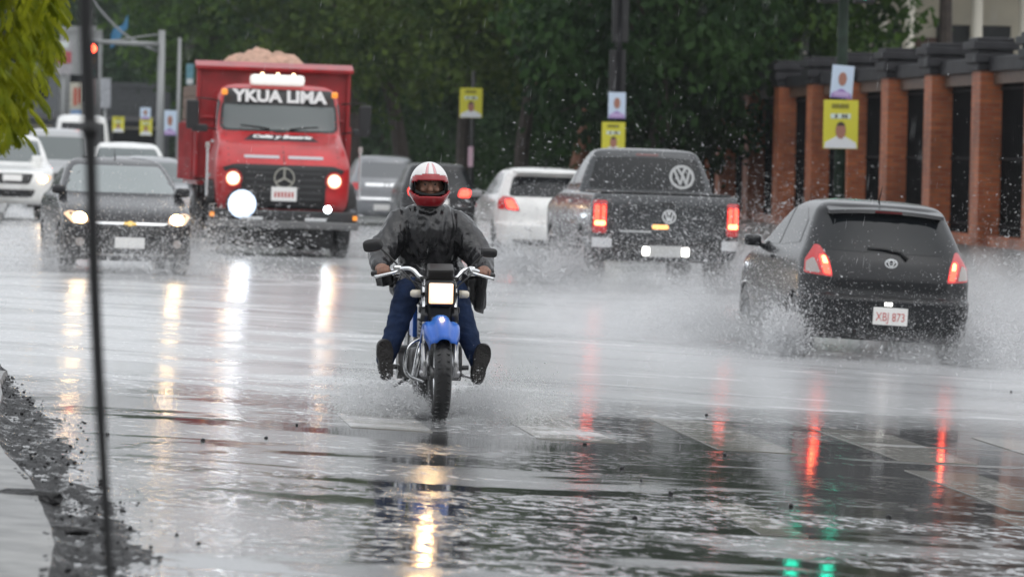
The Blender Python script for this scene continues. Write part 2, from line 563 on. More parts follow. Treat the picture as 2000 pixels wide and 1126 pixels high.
class Vehicle:
    """a shell lofted from rounded plan outlines stacked in z; details are panels pressed onto it"""
    def __init__(s, name, label, cat, X, Y, heading, paint, keys, per=4, rf=0.3, rr=0.25, bf=0.12, br=0.07, taper_f=0.06, taper_r=0.03,
                 wheels=None, lift=0.0, group=None):
        s.root = empty(name, (X, Y, gz(X, Y) + lift), 0, label, cat, group)
        sl = math.atan(-(gz(X + 0.5, Y) - gz(X - 0.5, Y)))   # sits square on the cambered road
        s.root.rotation_euler = (Matrix.Rotation(sl, 3, 'Y') @ Matrix.Rotation(heading, 3, 'Z')).to_euler()
        s.paint = paint
        s.wheels = wheels or []
        ks = np.arange(len(keys))
        kk = np.linspace(0, len(keys) - 1, (len(keys) - 1) * per + 1)
        A = [pchip(ks, [k[j] for k in keys], kk) for j in range(4)]   # z, yf, yr, w
        nr, nc, ns, nf = 7, 6, 30, 7
        verts, L = [], None
        ymin, ymax = min(k[2] for k in keys), max(k[1] for k in keys)
        for q in range(len(kk)):
            z, yf, yr, w = (a[q] for a in A)
            crr, crf = min(rr, w * 0.6, (yf - yr) * 0.35), min(rf, w * 0.6, (yf - yr) * 0.35)
            half = []
            for i in range(nr): half.append(((w - crr) * i / nr, yr))
            for i in range(nc):
                a = -math.pi / 2 + math.pi / 2 * i / nc
                half.append((w - crr + crr * math.cos(a), yr + crr + crr * math.sin(a)))
            for i in range(ns): half.append((w, yr + crr + (yf - crf - yr - crr) * i / ns))
            for i in range(nc):
                a = math.pi / 2 * i / nc
                half.append((w - crf + crf * math.cos(a), yf - crf + crf * math.sin(a)))
            for i in range(nf + 1): half.append(((w - crf) * (1 - i / nf), yf))
            ring = half + [(-x, y) for (x, y) in half[-2:0:-1]]
            L = len(ring)
            ymid = (yf + yr) / 2
            for (x, y) in ring:
                u = min(abs(x) / max(w, 1e-3), 1.0)
                k = (y - ymid) / max((yf - yr) / 2, 1e-3)
                if y > ymid: y2 = y - bf * u * u * max(k, 0) ** 4
                else: y2 = y + br * u * u * max(-k, 0) ** 4
                t = (y - (ymin + ymax) / 2) / ((ymax - ymin) / 2)
                x2 = x * (1 - (taper_f if t > 0 else taper_r) * abs(t) ** 3)
                z2 = z
                if abs(x2) > 0.55 * w:
                    for (wy, wz, wr) in s.wheels:
                        ar = wr * 1.16
                        dy = y2 - wy
                        if abs(dy) < ar and z2 < wz + math.sqrt(ar * ar - dy * dy):
                            z2 = wz + math.sqrt(ar * ar - dy * dy)
                verts.append((x2, y2, z2))
        fs = []
        nq = len(kk)
        for q in range(nq - 1):
            for i in range(L):
                fs.append((q * L + i, q * L + (i + 1) % L, (q + 1) * L + (i + 1) % L, (q + 1) * L + i))
        fs.append(tuple((nq - 1) * L + i for i in range(L)))
        fs.append(tuple(range(L - 1, -1, -1)))
        s.body = pyd('body', verts, fs, paint, s.root, smooth=True)
        try:
            s.body.data.set_sharp_from_angle(angle=R(38))
        except Exception:
            pass
        bm = bmesh.new()
        bm.from_mesh(s.body.data)
        s.bvh = BVHTree.FromBMesh(bm)
        bm.free()

    def hit(s, a, z, d):
        """d: 'f' front, 'r' rear, 'l' (-x side), 'R' (+x side), a = lateral coordinate"""
        o, v = {'f': ((a, 20, z), (0, -1, 0)), 'r': ((a, -20, z), (0, 1, 0)), 'l': ((-20, a, z), (1, 0, 0)), 'R': ((20, a, z), (-1, 0, 0))}[d]
        h = s.bvh.ray_cast(Vector(o), Vector(v))
        if h[0] is None:
            h = s.bvh.find_nearest(Vector({'f': (a, 2, z), 'r': (a, -2, z), 'l': (-1, a, z), 'R': (1, a, z)}[d]))
        return h[0]

    def stick(s, name, poly, d, material, off=0.006, parent=None, cuts=4, label=None, back=0.03):
        """press a polygon (lateral, z) onto the shell; gives it an edge"""
        bm = bmesh.new()
        out = {'f': Vector((0, 1, 0)), 'r': Vector((0, -1, 0)), 'l': Vector((-1, 0, 0)), 'R': Vector((1, 0, 0))}[d]
        vv = [bm.verts.new((p[0], p[1], 0)) for p in poly]
        bm.faces.new(vv)
        if cuts:
            bmesh.ops.triangulate(bm, faces=bm.faces[:])
            for _ in range(cuts):
                es = [e for e in bm.edges if e.calc_length() > 0.07]
                if not es: break
                bmesh.ops.subdivide_edges(bm, edges=es, cuts=1)
                bmesh.ops.triangulate(bm, faces=[f for f in bm.faces if len(f.verts) > 3])
        for v in bm.verts:
            h = s.hit(v.co.x, v.co.y, d)
            v.co = h + out * off
        bnd = [e for e in bm.edges if e.is_boundary]
        r = bmesh.ops.extrude_edge_only(bm, edges=bnd)
        for v in [g for g in r['geom'] if isinstance(g, bmesh.types.BMVert)]:
            v.co -= out * back
        bmesh.ops.recalc_face_normals(bm, faces=bm.faces[:])
        o = frombm(name, bm, material, parent or s.root, smooth=True)
        nrm = []
        for v in o.data.vertices:
            hn = s.bvh.find_nearest(v.co, 0.2)
            n_ = v.normal.copy()
            if hn[0] is not None:
                f = s.body.data.polygons[hn[2]]
                acc = Vector()
                for vi in f.vertices:
                    acc += s.body.data.vertices[vi].normal / (1e-4 + (s.body.data.vertices[vi].co - hn[0]).length_squared)
                if acc.length > 0: n_ = acc.normalized()
            nrm.append(n_)
        o.data.normals_split_custom_set_from_vertices(nrm)
        if label: o['label'] = label
        return o

    def add_wheels(s, track, width, rim_mat, tyre_mat):
        for (wy, wz, wr) in s.wheels:
            for sx in (-1, 1):
                wv, wf = lathe_data([(-width / 2, wr * 0.62), (-width / 2, wr * 0.90), (-width * 0.36, wr), (width * 0.36, wr), (width / 2, wr * 0.90), (width / 2, wr * 0.62)], 28)
                wh = pyd('wheel', wv, wf, tyre_mat, s.root, smooth=True)
                wh.location = (sx * (track / 2), wy, wr)
                rv, rf_ = lathe_data([(width * 0.30 * sx, 0.01), (width * 0.38 * sx, wr * 0.14), (width * 0.30 * sx, wr * 0.5), (width * 0.44 * sx, wr * 0.63), (-width * 0.2 * sx, wr * 0.63), (-width * 0.1 * sx, 0.01)], 20)
                pyd('rim', rv, rf_, rim_mat, wh, smooth=True)

    def mirrors(s, y, z, material, w=0.20, h=0.13, out=0.13):
        for sx in (-1, 1):
            hp = s.hit(y, z, 'R' if sx > 0 else 'l')
            bm = bmesh.new()
            box_bm(bm, (hp.x + sx * (out + 0.01), y, z + 0.02), (w * .9, 0.14, h * .85), None, 0.035)
            box_bm(bm, (hp.x + sx * 0.04, y, z - 0.02), (0.12, 0.05, 0.04), None, 0.012)
            mo = frombm('side_mirror', bm, material, s.root, smooth=True)
            try: mo.data.set_sharp_from_angle(angle=R(60))
            except Exception: pass

def rpoly(x0, x1, z0, z1, r=0.03, n=4, skew=0.0):
    """rounded rectangle outline"""
    out = []
    for (cx, cz, a0) in ((x1 - r, z1 - r, 0), (x0 + r, z1 - r, 90), (x0 + r, z0 + r, 180), (x1 - r, z0 + r, 270)):
        for i in range(n + 1):
            a = R(a0 + 90 * i / n)
            out.append((cx + r * math.cos(a), cz + r * math.sin(a)))
    return out

def rquad(pts, r=0.04, n=3):
    """rounded polygon"""
    out = []
    N = len(pts)
    for i in range(N):
        p0, p1, p2 = Vector(pts[i - 1]), Vector(pts[i]), Vector(pts[(i + 1) % N])
        a, b = (p0 - p1), (p2 - p1)
        ra = min(r, a.length * 0.45); rb = min(r, b.length * 0.45)
        A, B = p1 + a.normalized() * ra, p1 + b.normalized() * rb
        for k in range(n + 1):
            t = k / n
            q = A * (1 - t) ** 2 + p1 * 2 * t * (1 - t) + B * t ** 2
            out.append((q.x, q.y))
    return out

def mirror_poly(p):
    return [(-x, z) for (x, z) in reversed(p)]

def disc_poly(cx, cz, r, n=20, ry=None):
    return [(cx + r * math.cos(2 * math.pi * i / n), cz + (ry or r) * math.sin(2 * math.pi * i / n)) for i in range(n)]

def ring_mesh(name, r, t, depth, material, parent, loc, axis='y', n=28, sx=1.0, sz=1.0):
    vs, fs = lathe_data([(-depth / 2, r - t), (-depth / 2, r), (depth / 2, r), (depth / 2, r - t)], n, axis)
    vs = [(v[0] * sx, v[1], v[2] * sz) for v in vs]
    o = pyd(name, vs, fs, material, parent)
    o.location = loc
    return o

def bars_mesh(name, segs, w, depth, material, parent, loc, d=-1):
    """flat strokes in the x-z plane joined to one emblem"""
    bm = bmesh.new()
    for (a, b) in segs:
        A, B = Vector((a[0], 0, a[1])), Vector((b[0], 0, b[1]))
        v = B - A
        ang = math.atan2(v.z, v.x)
        rot = Matrix.Rotation(-ang, 3, 'Y')
        box_bm(bm, (A + B) / 2, (v.length + w * 0.5, depth * random.uniform(0.97, 1.03), w), rot)
    o = frombm(name, bm, material, parent)
    o.location = loc
    return o

M_TYRE = mat('wet_rubber', (0.014, 0.014, 0.015), 0.35, bump=0.3, bscale=40)
M_RIM = mat('alloy', (0.35, 0.35, 0.36), 0.3, 0.9)
M_CHROME = mat('chrome', (0.86, 0.87, 0.88), 0.22, 1.0)
M_EMBLEM = mat('emblem_bright', (0.80, 0.81, 0.82), 0.35, 0.3)
M_LENSW = mat('headlamp_glass_warm', (0.6, 0.5, 0.4), 0.2, coat=1.0, emit=(1.0, 0.50, 0.18), es=0.9)  # warm halo of the lit lamp put into the lens as emission
M_BLACK = mat('black_plastic', (0.012, 0.012, 0.013), 0.38)
M_GLASS = mat('dark_car_glass', (0.008, 0.010, 0.012), 0.05, spec=0.4)
M_WIND = mat('windscreen_glass', (0.10, 0.12, 0.12), 0.06, spec=0.9)
M_PLATE = mat('plate_white', (0.78, 0.77, 0.75), 0.4)
M_PLATE_RED = mat('plate_red', (0.50, 0.10, 0.09), 0.5)
M_TAILRED = mat('tail_lens_red', (0.40, 0.015, 0.02), 0.12, coat=1.0, emit=(1, 0.03, 0.02), es=0.10)
M_TAILON = mat('tail_lamp_lit', (0.8, 0.02, 0.01), 0.3, emit=(1.0, 0.045, 0.025), es=5.0)
M_TAILHOT = mat('tail_bulb_lit', (0.8, 0.1, 0.05), 0.3, emit=(1.0, 0.20, 0.07), es=9.0)
M_CLEAR = mat('clear_lens', (0.36, 0.32, 0.30), 0.12, coat=1.0)
M_HEAD = mat('headlamp_warm', (1, 0.9, 0.7), 0.3, emit=(1.0, 0.66, 0.32), es=48.0)
M_HEADW = mat('headlamp_white', (1, 1, 1), 0.3, emit=(0.82, 0.92, 1.0), es=40.0)
M_AMBER = mat('amber_lens', (0.7, 0.22, 0.03), 0.2, emit=(1, 0.35, 0.05), es=0.6)
M_WHITELED = mat('plate_lamp', (1, 1, 1), 0.3, emit=(1, 0.97, 0.9), es=4.0)
# ------------------------------------------------------------------ vehicles
def place(px, ppm, half, heading, facing):
    d = F_PX / ppm
    p = at(px, 500, d)
    fd = Vector((-math.sin(heading), math.cos(heading), 0))
    c = p - fd * half if facing else p + fd * half
    return c.x, c.y

def car_paint(name, col, rough=0.22, metal=0.0):
    dark = max(col) < .1
    return mat(name, col, rough, metal, coat=.25 if dark else .8, noise=0.12, nscale=3, spec=.3 if dark else .5)

# ---- black hatchback splashing on the right
YK = [(.20, 1.66, -1.66, .74), (.27, 1.80, -1.80, .82), (.42, 1.875, -1.87, .842), (.56, 1.87, -1.88, .848), (.60, 1.86, -1.865, .848), (.625, 1.85, -1.815, .846),
      (.80, 1.76, -1.80, .842), (.92, 1.45, -1.765, .83), (1.0, 1.02, -1.72, .805), (1.06, .85, -1.68, .775), (1.2, .58, -1.58, .72), (1.36, .25, -1.46, .655),
      (1.42, .08, -1.43, .625), (1.475, -.12, -1.36, .56), (1.505, -.3, -1.15, .47), (1.525, -.5, -.9, .25)]
h = R(2.0)
X, Y = place(1737, 209, 1.87, h, False)
v = Vehicle('black_hatchback', 'black hatchback throwing spray, brake lights on, red lettered plate, nearest car on the right', 'car', X, Y, h,
            car_paint('black_paint', (0.012, 0.013, 0.015)), YK, wheels=[(1.18, .29, .29), (-1.28, .29, .29)], br=0.10, rr=0.28)
v.add_wheels(1.47, .185, M_RIM, M_TYRE)
v.mirrors(.62, 1.03, car_paint('black_paint', (0,0,0)), .19, .13, .10)
rw = rquad([(-.66, 1.03), (.66, 1.03), (.555, 1.385), (.30, 1.40), (-.30, 1.40), (-.555, 1.385)], .05)
gl = v.stick('rear_window', rw, 'r', M_GLASS, .004)
# spoiler lip
bm = bmesh.new()
for i in range(13):
    t = -1 + 2 * i / 12
    x = .56 * t
    y0 = -1.50 + .07 * t * t
    for (dy, dz) in ((0, .0), (-.02, -.035), (.16, .035), (.16, -.03)):
        bm.verts.new((x, y0 + dy, 1.435 - .03 * t * t + dz))
bm.verts.ensure_lookup_table()
for i in range(12):
    for a, b_ in ((0, 1), (1, 3), (3, 2), (2, 0)):
        bm.faces.new([bm.verts[i * 4 + a], bm.verts[i * 4 + b_], bm.verts[i * 4 + 4 + b_], bm.verts[i * 4 + 4 + a]])
bm.faces.new([bm.verts[k] for k in (0, 2, 3, 1)]); bm.faces.new([bm.verts[48 + k] for k in (0, 1, 3, 2)])
frombm('spoiler', bm, v.paint, v.root, smooth=False)
box('brake_lamp', (0, -1.515, 1.415), (.26, .015, .02), mat('tail_lens_off', (0.10, 0.01, 0.012), .2, coat=1), v.root)
tl = rquad([(.555, .775), (.80, .80), (.79, .93), (.70, 1.075), (.66, 1.07), (.585, .93)], .02)
for sgn in (1, -1):
    P = tl if sgn > 0 else mirror_poly(tl)
    t = v.stick('tail_light', P, 'r', M_TAILRED, .012)
    q = rquad([(.57, .80), (.635, .80), (.66, .90), (.675, .975), (.63, .985), (.595, .90)], .02)
    v.stick('lit_lamp', q if sgn > 0 else mirror_poly(q), 'r', M_TAILON, .020, t)
    q = rquad([(.60, .90), (.645, .90), (.655, .97), (.625, .975)], .015)
    v.stick('bulb', q if sgn > 0 else mirror_poly(q), 'r', M_TAILHOT, .026, t)
    q = rquad([(.67, .805), (.79, .815), (.785, .905), (.725, .955), (.70, .90)], .02)
    v.stick('clear_lens', q if sgn > 0 else mirror_poly(q), 'r', M_CLEAR, .020, t)
hp = v.hit(0, .93, 'r')
e = ring_mesh('emblem', .062, .012, .012, M_EMBLEM, v.root, (0, hp.y - .012, .935), sz=.72)
ring_mesh('inner_oval', .030, .010, .012, M_EMBLEM, e, (0, -.003, .004), sz=1.2)
ring_mesh('inner_oval', .048, .010, .012, M_EMBLEM, e, (0, -.004, .018), sz=.42)
hp = v.hit(0, .44, 'r')
pl = box('number_plate', (0, hp.y - .014, .435), (.335, .012, .165), M_PLATE, v.root, .004)
text_mesh('XBJ 873', .115, 'lettering', M_PLATE_RED, pl, (0, hp.y - .022, .425), (R(90), 0, 0), .001, width=.28)
for k in (-1, 0, 1):
    v.stick('plate_lamp', rpoly(-.025 + k * .026 - .010, -.025 + k * .026 + .010, .533, .565, .006), 'r', M_WHITELED, .012, cuts=0)
gp = [v.hit(x, z, 'r') for x, z in ((.16, .985), (.10, 1.045), (-.05, 1.065), (-.22, 1.07))]
wp = tube('rear_wiper', [p + Vector((0, -.025, 0)) for p in gp], [.018, .016, .011, .008], M_BLACK, v.root, 6)
tube('antenna', [(0, -1.05, 1.51), (0, -1.16, 1.66)], [.008, .003], M_BLACK, v.root, 6)
v.stick('bumper_strip', rpoly(-.70, .70, .60, .618, .006), 'r', M_BLACK, .004)
for d in ('l', 'R'):
    v.stick('side_window', rquad([(.55, 1.04), (.10, 1.40), (-.22, 1.43), (-.22, 1.04)], .03), d, M_GLASS, .004)
    v.stick('side_window', rquad([(-.28, 1.04), (-.28, 1.43), (-.75, 1.42), (-1.05, 1.30), (-1.12, 1.08)], .03), d, M_GLASS, .004)
    v.stick('door_handle', rpoly(-.20, -.02, .90, .93, .01), d, v.paint, .03, cuts=1)
    v.stick('sill_trim', rpoly(-.85, .78, .24, .30, .02), d, M_BLACK, .008)

box('underbody', (0, 0, .27), (1.45, 3.3, .16), M_BLACK, v.root, .02)
# ---- grey pickup
PK = [(.40, 2.45, -2.42, .86), (.50, 2.58, -2.50, .94), (.70, 2.62, -2.52, .962), (1.0, 2.55, -2.53, .968), (1.10, 2.2, -2.53, .962), (1.19, 1.45, -2.52, .945),
      (1.235, 1.20, -2.50, .925), (1.245, 1.17, -2.40, .90), (1.25, 1.15, -.80, .89), (1.32, .98, -.79, .865), (1.5, .66, -.74, .80), (1.70, .25, -.66, .715),
      (1.78, .02, -.62, .66), (1.815, -.12, -.52, .56), (1.832, -.25, -.4, .3)]
h = R(1.0)
X, Y = place(1299, 156, 2.5, h, False)
M_GREY = car_paint('graphite_paint', (0.075, 0.078, 0.082), .25, .5)
v = Vehicle('grey_pickup', 'dark grey pickup truck with round badge sticker on its cab window, driving away', 'pickup', X, Y, h, M_GREY, PK, per=4,
            rf=.4, rr=.14, bf=.18, br=.04, taper_r=.02, wheels=[(1.6, .38, .38), (-1.52, .38, .38)])
v.add_wheels(1.62, .25, M_RIM, M_TYRE)
v.mirrors(1.0, 1.30, M_BLACK, .24, .22, .14)
rw = rquad([(-.775, 1.30), (.775, 1.30), (.665, 1.70), (.30, 1.715), (-.30, 1.715), (-.665, 1.70)], .06)
gl = v.stick('rear_window', rw, 'r', M_GLASS, .004)
box('bed_cover', (0, -1.62, 1.262), (1.66, 1.55, .02), M_BLACK, v.root, .006)
hp = v.hit(.43, 1.49, 'r')
Mst = mat('sticker_silver', (.45, .46, .46), .4)
st = ring_mesh('round_sticker', .165, .036, .006, Mst, gl, (.45, hp.y - .012, 1.475))
st.rotation_euler = (R(-18), 0, 0)
sm_ = bars_mesh('sticker_mark', [((-.085, .10), (-.01, -.10)), ((-.01, -.10), (.03, .02)), ((.03, .02), (.07, -.10)), ((.07, -.10), (.115, .08)), ((-.03, .11), (.015, .03)), ((.015, .03), (.06, .11))], .030, .005, Mst, gl, (.435, hp.y - .014, 1.475))
sm_.rotation_euler = (R(-18), 0, 0)
v.stick('brake_lamp', rpoly(-.15, .15, 1.735, 1.765, .01), 'r', mat('tail_lens_off', (0, 0, 0)), .008)
# tailgate panel with its gaps
v.stick('tailgate', rpoly(-.725, .725, .70, 1.21, .03), 'r', M_GREY, .012)
v.stick('tailgate_handle', rpoly(-.10, .10, 1.10, 1.155, .015), 'r', M_BLACK, .020)
v.stick('badge_script', rpoly(-.60, -.20, .765, .79, .01), 'r', Mst, .020, cuts=1)
for sgn in (1, -1):
    P = rpoly(.765, .935, .745, 1.16, .03)
    t = v.stick('tail_light', P if sgn > 0 else mirror_poly(P), 'r', M_TAILRED, .012)
    for (a0, a1) in ((.785, .835), (.855, .915)):
        P = rpoly(a0, a1, .85, 1.10, .02)
        v.stick('lit_lamp', P if sgn > 0 else mirror_poly(P), 'r', M_TAILON, .020, t)
    P = rpoly(.785, .915, .84, .90, .02)
    v.stick('bulb', P if sgn > 0 else mirror_poly(P), 'r', M_TAILHOT, .026, t, cuts=1)
    P = rpoly(.70, .96, .565, .69, .03)
    v.stick('bumper_corner', P if sgn > 0 else mirror_poly(P), 'r', M_CHROME, .05)
v.stick('bumper_step', rpoly(-.70, .70, .50, .665, .03), 'r', M_BLACK, .06)
hp = v.hit(0, .97, 'r')
e = ring_mesh('emblem', .088, .014, .016, M_EMBLEM, v.root, (.02, hp.y - .022, .975))
bars_mesh('emblem_mark', [((-.05, .05), (-.015, -.06)), ((-.015, -.06), (.0, -.005)), ((.0, -.005), (.022, -.06)), ((.022, -.06), (.055, .05)), ((-.02, .07), (0, .02)), ((0, .02), (.02, .07))], .016, .012, M_EMBLEM, e, (0, 0, 0))
hp = v.hit(0, .58, 'r')
pl = box('number_plate', (-.03, hp.y - .085, .535), (.42, .012, .14), mat('plate_wet', (.5, .5, .49), .4), v.root, .004)
for xx in (-.265, .235):
    box('plate_lamp', (xx, hp.y - .085, .535), (.09, .03, .105), M_WHITELED, v.root, .02)
v.stick('amber_glow_patch', rpoly(-.19, .02, .815, .87, .025), 'r', mat('amber_glow', (.8, .35, .1), .3, emit=(1, .5, .15), es=1.6), .016, cuts=1)  # glowing amber patch on the tailgate
for d in ('l', 'R'):
    v.stick('side_window', rquad([(.85, 1.31), (.32, 1.70), (.10, 1.71), (.10, 1.31)], .03), d, M_GLASS, .004)
    v.stick('side_window', rquad([(.02, 1.31), (.02, 1.71), (-.52, 1.69), (-.66, 1.31)], .03), d, M_GLASS, .004)
    v.stick('door_handle', rpoly(-.45, -.22, 1.10, 1.14, .015), d, M_CHROME, .03, cuts=1)
    v.stick('sill_step', rpoly(-.95, 1.0, .44, .52, .03), d, M_BLACK, .08, cuts=2)

# ---- white hatchback half hidden by the pickup
AK = [(z * 1.0, yf * 1.12, yr * 1.12, w * 1.035) for (z, yf, yr, w) in YK]
h = R(0.5)
X, Y = place(1072, 121, 2.1, h, False)
M_WHITE = car_paint('white_paint', (.78, .78, .76), .25)
v = Vehicle('white_hatchback', 'white hatchback half hidden behind the grey pickup', 'car', X, Y, h, M_WHITE, AK, wheels=[(1.32, .31, .31), (-1.43, .31, .31)], br=.1, rr=.28)
v.add_wheels(1.5, .2, M_RIM, M_TYRE)
v.mirrors(.7, 1.03, mat('mirror_grey', (.3, .3, .31), .3), .2, .14, .10)
v.stick('rear_window', rquad([(-.66, 1.04), (.66, 1.04), (.56, 1.37), (-.56, 1.37)], .07), 'r', M_GLASS, .004)
for sgn in (1, -1):
    P = rquad([(.48, .80), (.83, .83), (.82, .97), (.74, 1.05), (.58, 1.02)], .03)
    t = v.stick('tail_light', P if sgn > 0 else mirror_poly(P), 'r', M_TAILRED, .012)
    P = rquad([(.52, .83), (.68, .84), (.72, .98), (.60, .99)], .03)
    v.stick('lit_lamp', P if sgn > 0 else mirror_poly(P), 'r', M_TAILON, .020, t)
box('spoiler', (0, -1.63, 1.44), (1.15, .2, .045), M_WHITE, v.root, .02)
tube('antenna', [(0, -1.2, 1.5), (0, -1.35, 1.66)], [.009, .004], M_BLACK, v.root, 6)
v.stick('number_plate', rpoly(-.2, .2, .62, .75, .01), 'r', M_PLATE, .012, cuts=1)
v.stick('lower_bumper', rpoly(-.6, .6, .24, .34, .03), 'r', M_BLACK, .008)
for d in ('l', 'R'):
    v.stick('side_window', rquad([(.62, 1.04), (.11, 1.40), (-.25, 1.43), (-.25, 1.04)], .03), d, M_GLASS, .004)
    v.stick('side_window', rquad([(-.31, 1.04), (-.31, 1.43), (-.84, 1.42), (-1.2, 1.30), (-1.26, 1.08)], .03), d, M_GLASS, .004)

# ---- front-facing saloon shape, used by the oncoming cars
SK = [(.17, 1.92, -1.92, .74), (.27, 2.04, -2.03, .82), (.45, 2.10, -2.10, .848), (.62, 2.08, -2.11, .853), (.74, 1.98, -2.1, .853), (.84, 1.72, -2.06, .85), (.93, 1.28, -1.95, .835),
      (.98, 1.05, -1.75, .815), (1.02, .95, -1.45, .79), (1.2, .55, -1.12, .72), (1.37, .18, -.78, .635), (1.43, -.02, -.62, .57), (1.465, -.2, -.5, .45), (1.478, -.3, -.42, .25)]
def front_car(name, label, px, ppm, extra, paint, keys, half, wheels, lamps, belt, top, wtop, lit=True, rim=M_RIM, cat='car', track=1.47, grille=True, plate=True, lift=0.0, roofw=None, wind=None, zs=1.0):
    h = math.pi + R(extra)
    X, Y = place(px, ppm, half, h, True)
    v = Vehicle(name, label, cat, X, Y, h, paint, keys, wheels=wheels, bf=.16, rf=.35, lift=lift)
    v.add_wheels(track, .2, rim, M_TYRE)
    v.stick('windscreen', rquad([(-.72, belt), (.72, belt), (wtop, top), (-wtop, top)], .06), 'f', wind or M_WIND, .004)
    lz, lx = lamps
    for sgn in (1, -1):
        P = rquad([(lx - .20, lz - .06), (lx + .02, lz - .08), (lx + .13, lz + .04), (lx + .05, lz + .08), (lx - .17, lz + .03)], .03)
        t = v.stick('headlight', P if sgn > 0 else mirror_poly(P), 'f', M_LENSW if lit else M_CLEAR, .010)
        if lit:
            v.stick('lit_lamp', disc_poly(sgn * (lx - .07), lz - .005, .085, 16, .062), 'f', M_HEAD, .022, t, cuts=1)
    return v

M_ONIX = car_paint('anthracite_paint', (0.030, 0.030, 0.033), .22, .3)
v = front_car('black_saloon', 'black saloon car with both headlights on, spraying water beside the red truck', 252, 153, 4.5, M_ONIX, SK, 2.1,
              [(1.30, .30, .30), (-1.28, .30, .30)], (.715, .69), 1.03, 1.375, .565, wind=mat('windscreen_pale', (.24, .27, .27), .08, spec=.8))
v.mirrors(.72, 1.03, v.paint, .2, .14, .1)
gr = v.stick('grille', rquad([(-.48, .68), (.48, .68), (.40, .50), (-.40, .50)], .04), 'f', M_BLACK, .012)
v.stick('grille_bar', rquad([(-.50, .665), (.50, .665), (.44, .635), (-.44, .635)], .01), 'f', M_CHROME, .022, gr, cuts=2)
v.stick('lower_grille', rquad([(-.52, .46), (.52, .46), (.42, .30), (-.42, .30)], .04), 'f', M_BLACK, .010)
v.stick('lower_lip', rpoly(-.60, .60, .235, .265, .01), 'f', mat('lip_grey', (.3, .3, .3), .3), .02, cuts=2)
hp = v.hit(0, .65, 'f')
v.stick('emblem', [(-.085, .632), (-.028, .632), (-.022, .618), (.034, .618), (.028, .636), (.085, .636), (.075, .668), (.026, .668), (.02, .682), (-.036, .682), (-.03, .664), (-.075, .664)],
        'f', mat('gold_emblem', (.75, .50, .15), .25, .8), .030, gr, cuts=0)
hp = v.hit(0, .40, 'f')
box('number_plate', (0, hp.y + .015, .405), (.38, .012, .14), M_PLATE, v.root, .004)
for sgn in (-1, 1):
    v.stick('fog_lamp', disc_poly(sgn * .62, .40, .055, 12), 'f', M_CLEAR, .012, cuts=1)
tube('antenna', [(.0, -.2, 1.47), (.0, -.35, 1.60)], [.009, .004], M_BLACK, v.root, 6)
for d in ('l', 'R'):
    v.stick('side_window', rquad([(.62, 1.05), (.18, 1.34), (-.18, 1.38), (-.18, 1.05)], .03), d, M_GLASS, .004)
    v.stick('side_window', rquad([(-.24, 1.05), (-.24, 1.38), (-.66, 1.33), (-1.0, 1.08)], .03), d, M_GLASS, .004)
    v.stick('door_handle', rpoly(-.20, -.02, .88, .91, .01), d, v.paint, .03, cuts=1)

# queue of further oncoming cars
HK = [(.35, 2.45, -2.45, .86), (.45, 2.58, -2.52, .92), (.75, 2.62, -2.55, .93), (1.02, 2.5, -2.55, .925), (1.10, 2.1, -2.55, .92), (1.17, 1.3, -2.52, .90), (1.2, 1.15, -2.2, .88), (1.22, 1.1, -1.1, .86),
      (1.5, .62, -.95, .78), (1.7, .28, -.8, .70), (1.78, .05, -.7, .63), (1.815, -.15, -.6, .5), (1.83, -.25, -.5, .25)]
v = front_car('white_pickup', 'white pickup with one headlight glaring, under the hanging leaves at the left edge', 20, 92, 3, M_WHITE, HK, 2.55, [(1.55, .37, .37), (-1.5, .37, .37)],
              (.90, .72), 1.24, 1.70, .64, cat='pickup', track=1.58, lift=0.0)
v.stick('grille', rquad([(-.46, 1.00), (.46, 1.00), (.36, .78), (-.36, .78)], .05), 'f', M_BLACK, .012)
v.stick('number_plate', rpoly(-.2, .2, .84, .97, .01), 'f', M_PLATE, .03, cuts=1)
v.stick('lower_grille', rquad([(-.5, .66), (.5, .66), (.42, .50), (-.42, .50)], .05), 'f', M_BLACK, .012)
v.mirrors(.95, 1.28, M_WHITE, .24, .2, .14)
M_SILV = car_paint('silver_paint', (.22, .23, .245), .28, .4)
v = front_car('silver_saloon', 'silver saloon car queued directly behind the black saloon', 292, 112, 2, M_SILV, SK, 2.1, [(1.3, .3, .3), (-1.28, .3, .3)], (.715, .69), 1.03, 1.375, .565, lit=False)
v.mirrors(.72, 1.03, M_SILV)
v.stick('grille', rquad([(-.48, .68), (.48, .68), (.40, .50), (-.40, .50)], .04), 'f', M_BLACK, .012)
v = front_car('white_suv', 'white sport utility car two cars behind the black saloon', 250, 97, 1, M_WHITE, [(z * 1.17, a, b_, w * 1.05) for (z, a, b_, w) in SK], 2.1,
              [(1.3, .34, .34), (-1.28, .34, .34)], (.84, .70), 1.21, 1.61, .58, lit=False, cat='car')
v.mirrors(.72, 1.21, M_WHITE)
v.stick('grille', rquad([(-.48, .84), (.48, .84), (.40, .60), (-.40, .60)], .04), 'f', M_BLACK, .012)
VK = [(.3, 2.0, -2.3, .80), (.45, 2.12, -2.35, .88), (.8, 2.12, -2.36, .90), (1.0, 2.0, -2.36, .90), (1.12, 1.7, -2.36, .89), (1.2, 1.45, -2.36, .88), (1.6, 1.05, -2.33, .83), (1.9, .75, -2.3, .78), (2.0, .55, -2.2, .72), (2.05, .3, -2.0, .55), (2.07, 0, -1.7, .25)]
v = front_car('grey_minivan', 'pale grey minivan behind the white pickup in the left queue', 112, 75, 1, mat('grey_van_paint', (.40, .41, .42), .3, coat=.6), VK, 2.1, [(1.4, .32, .32), (-1.5, .32, .32)], (.85, .68), 1.25, 1.85, .68, lit=False, cat='van')
v.stick('grille', rquad([(-.46, .9), (.46, .9), (.40, .74), (-.40, .74)], .04), 'f', M_BLACK, .012)
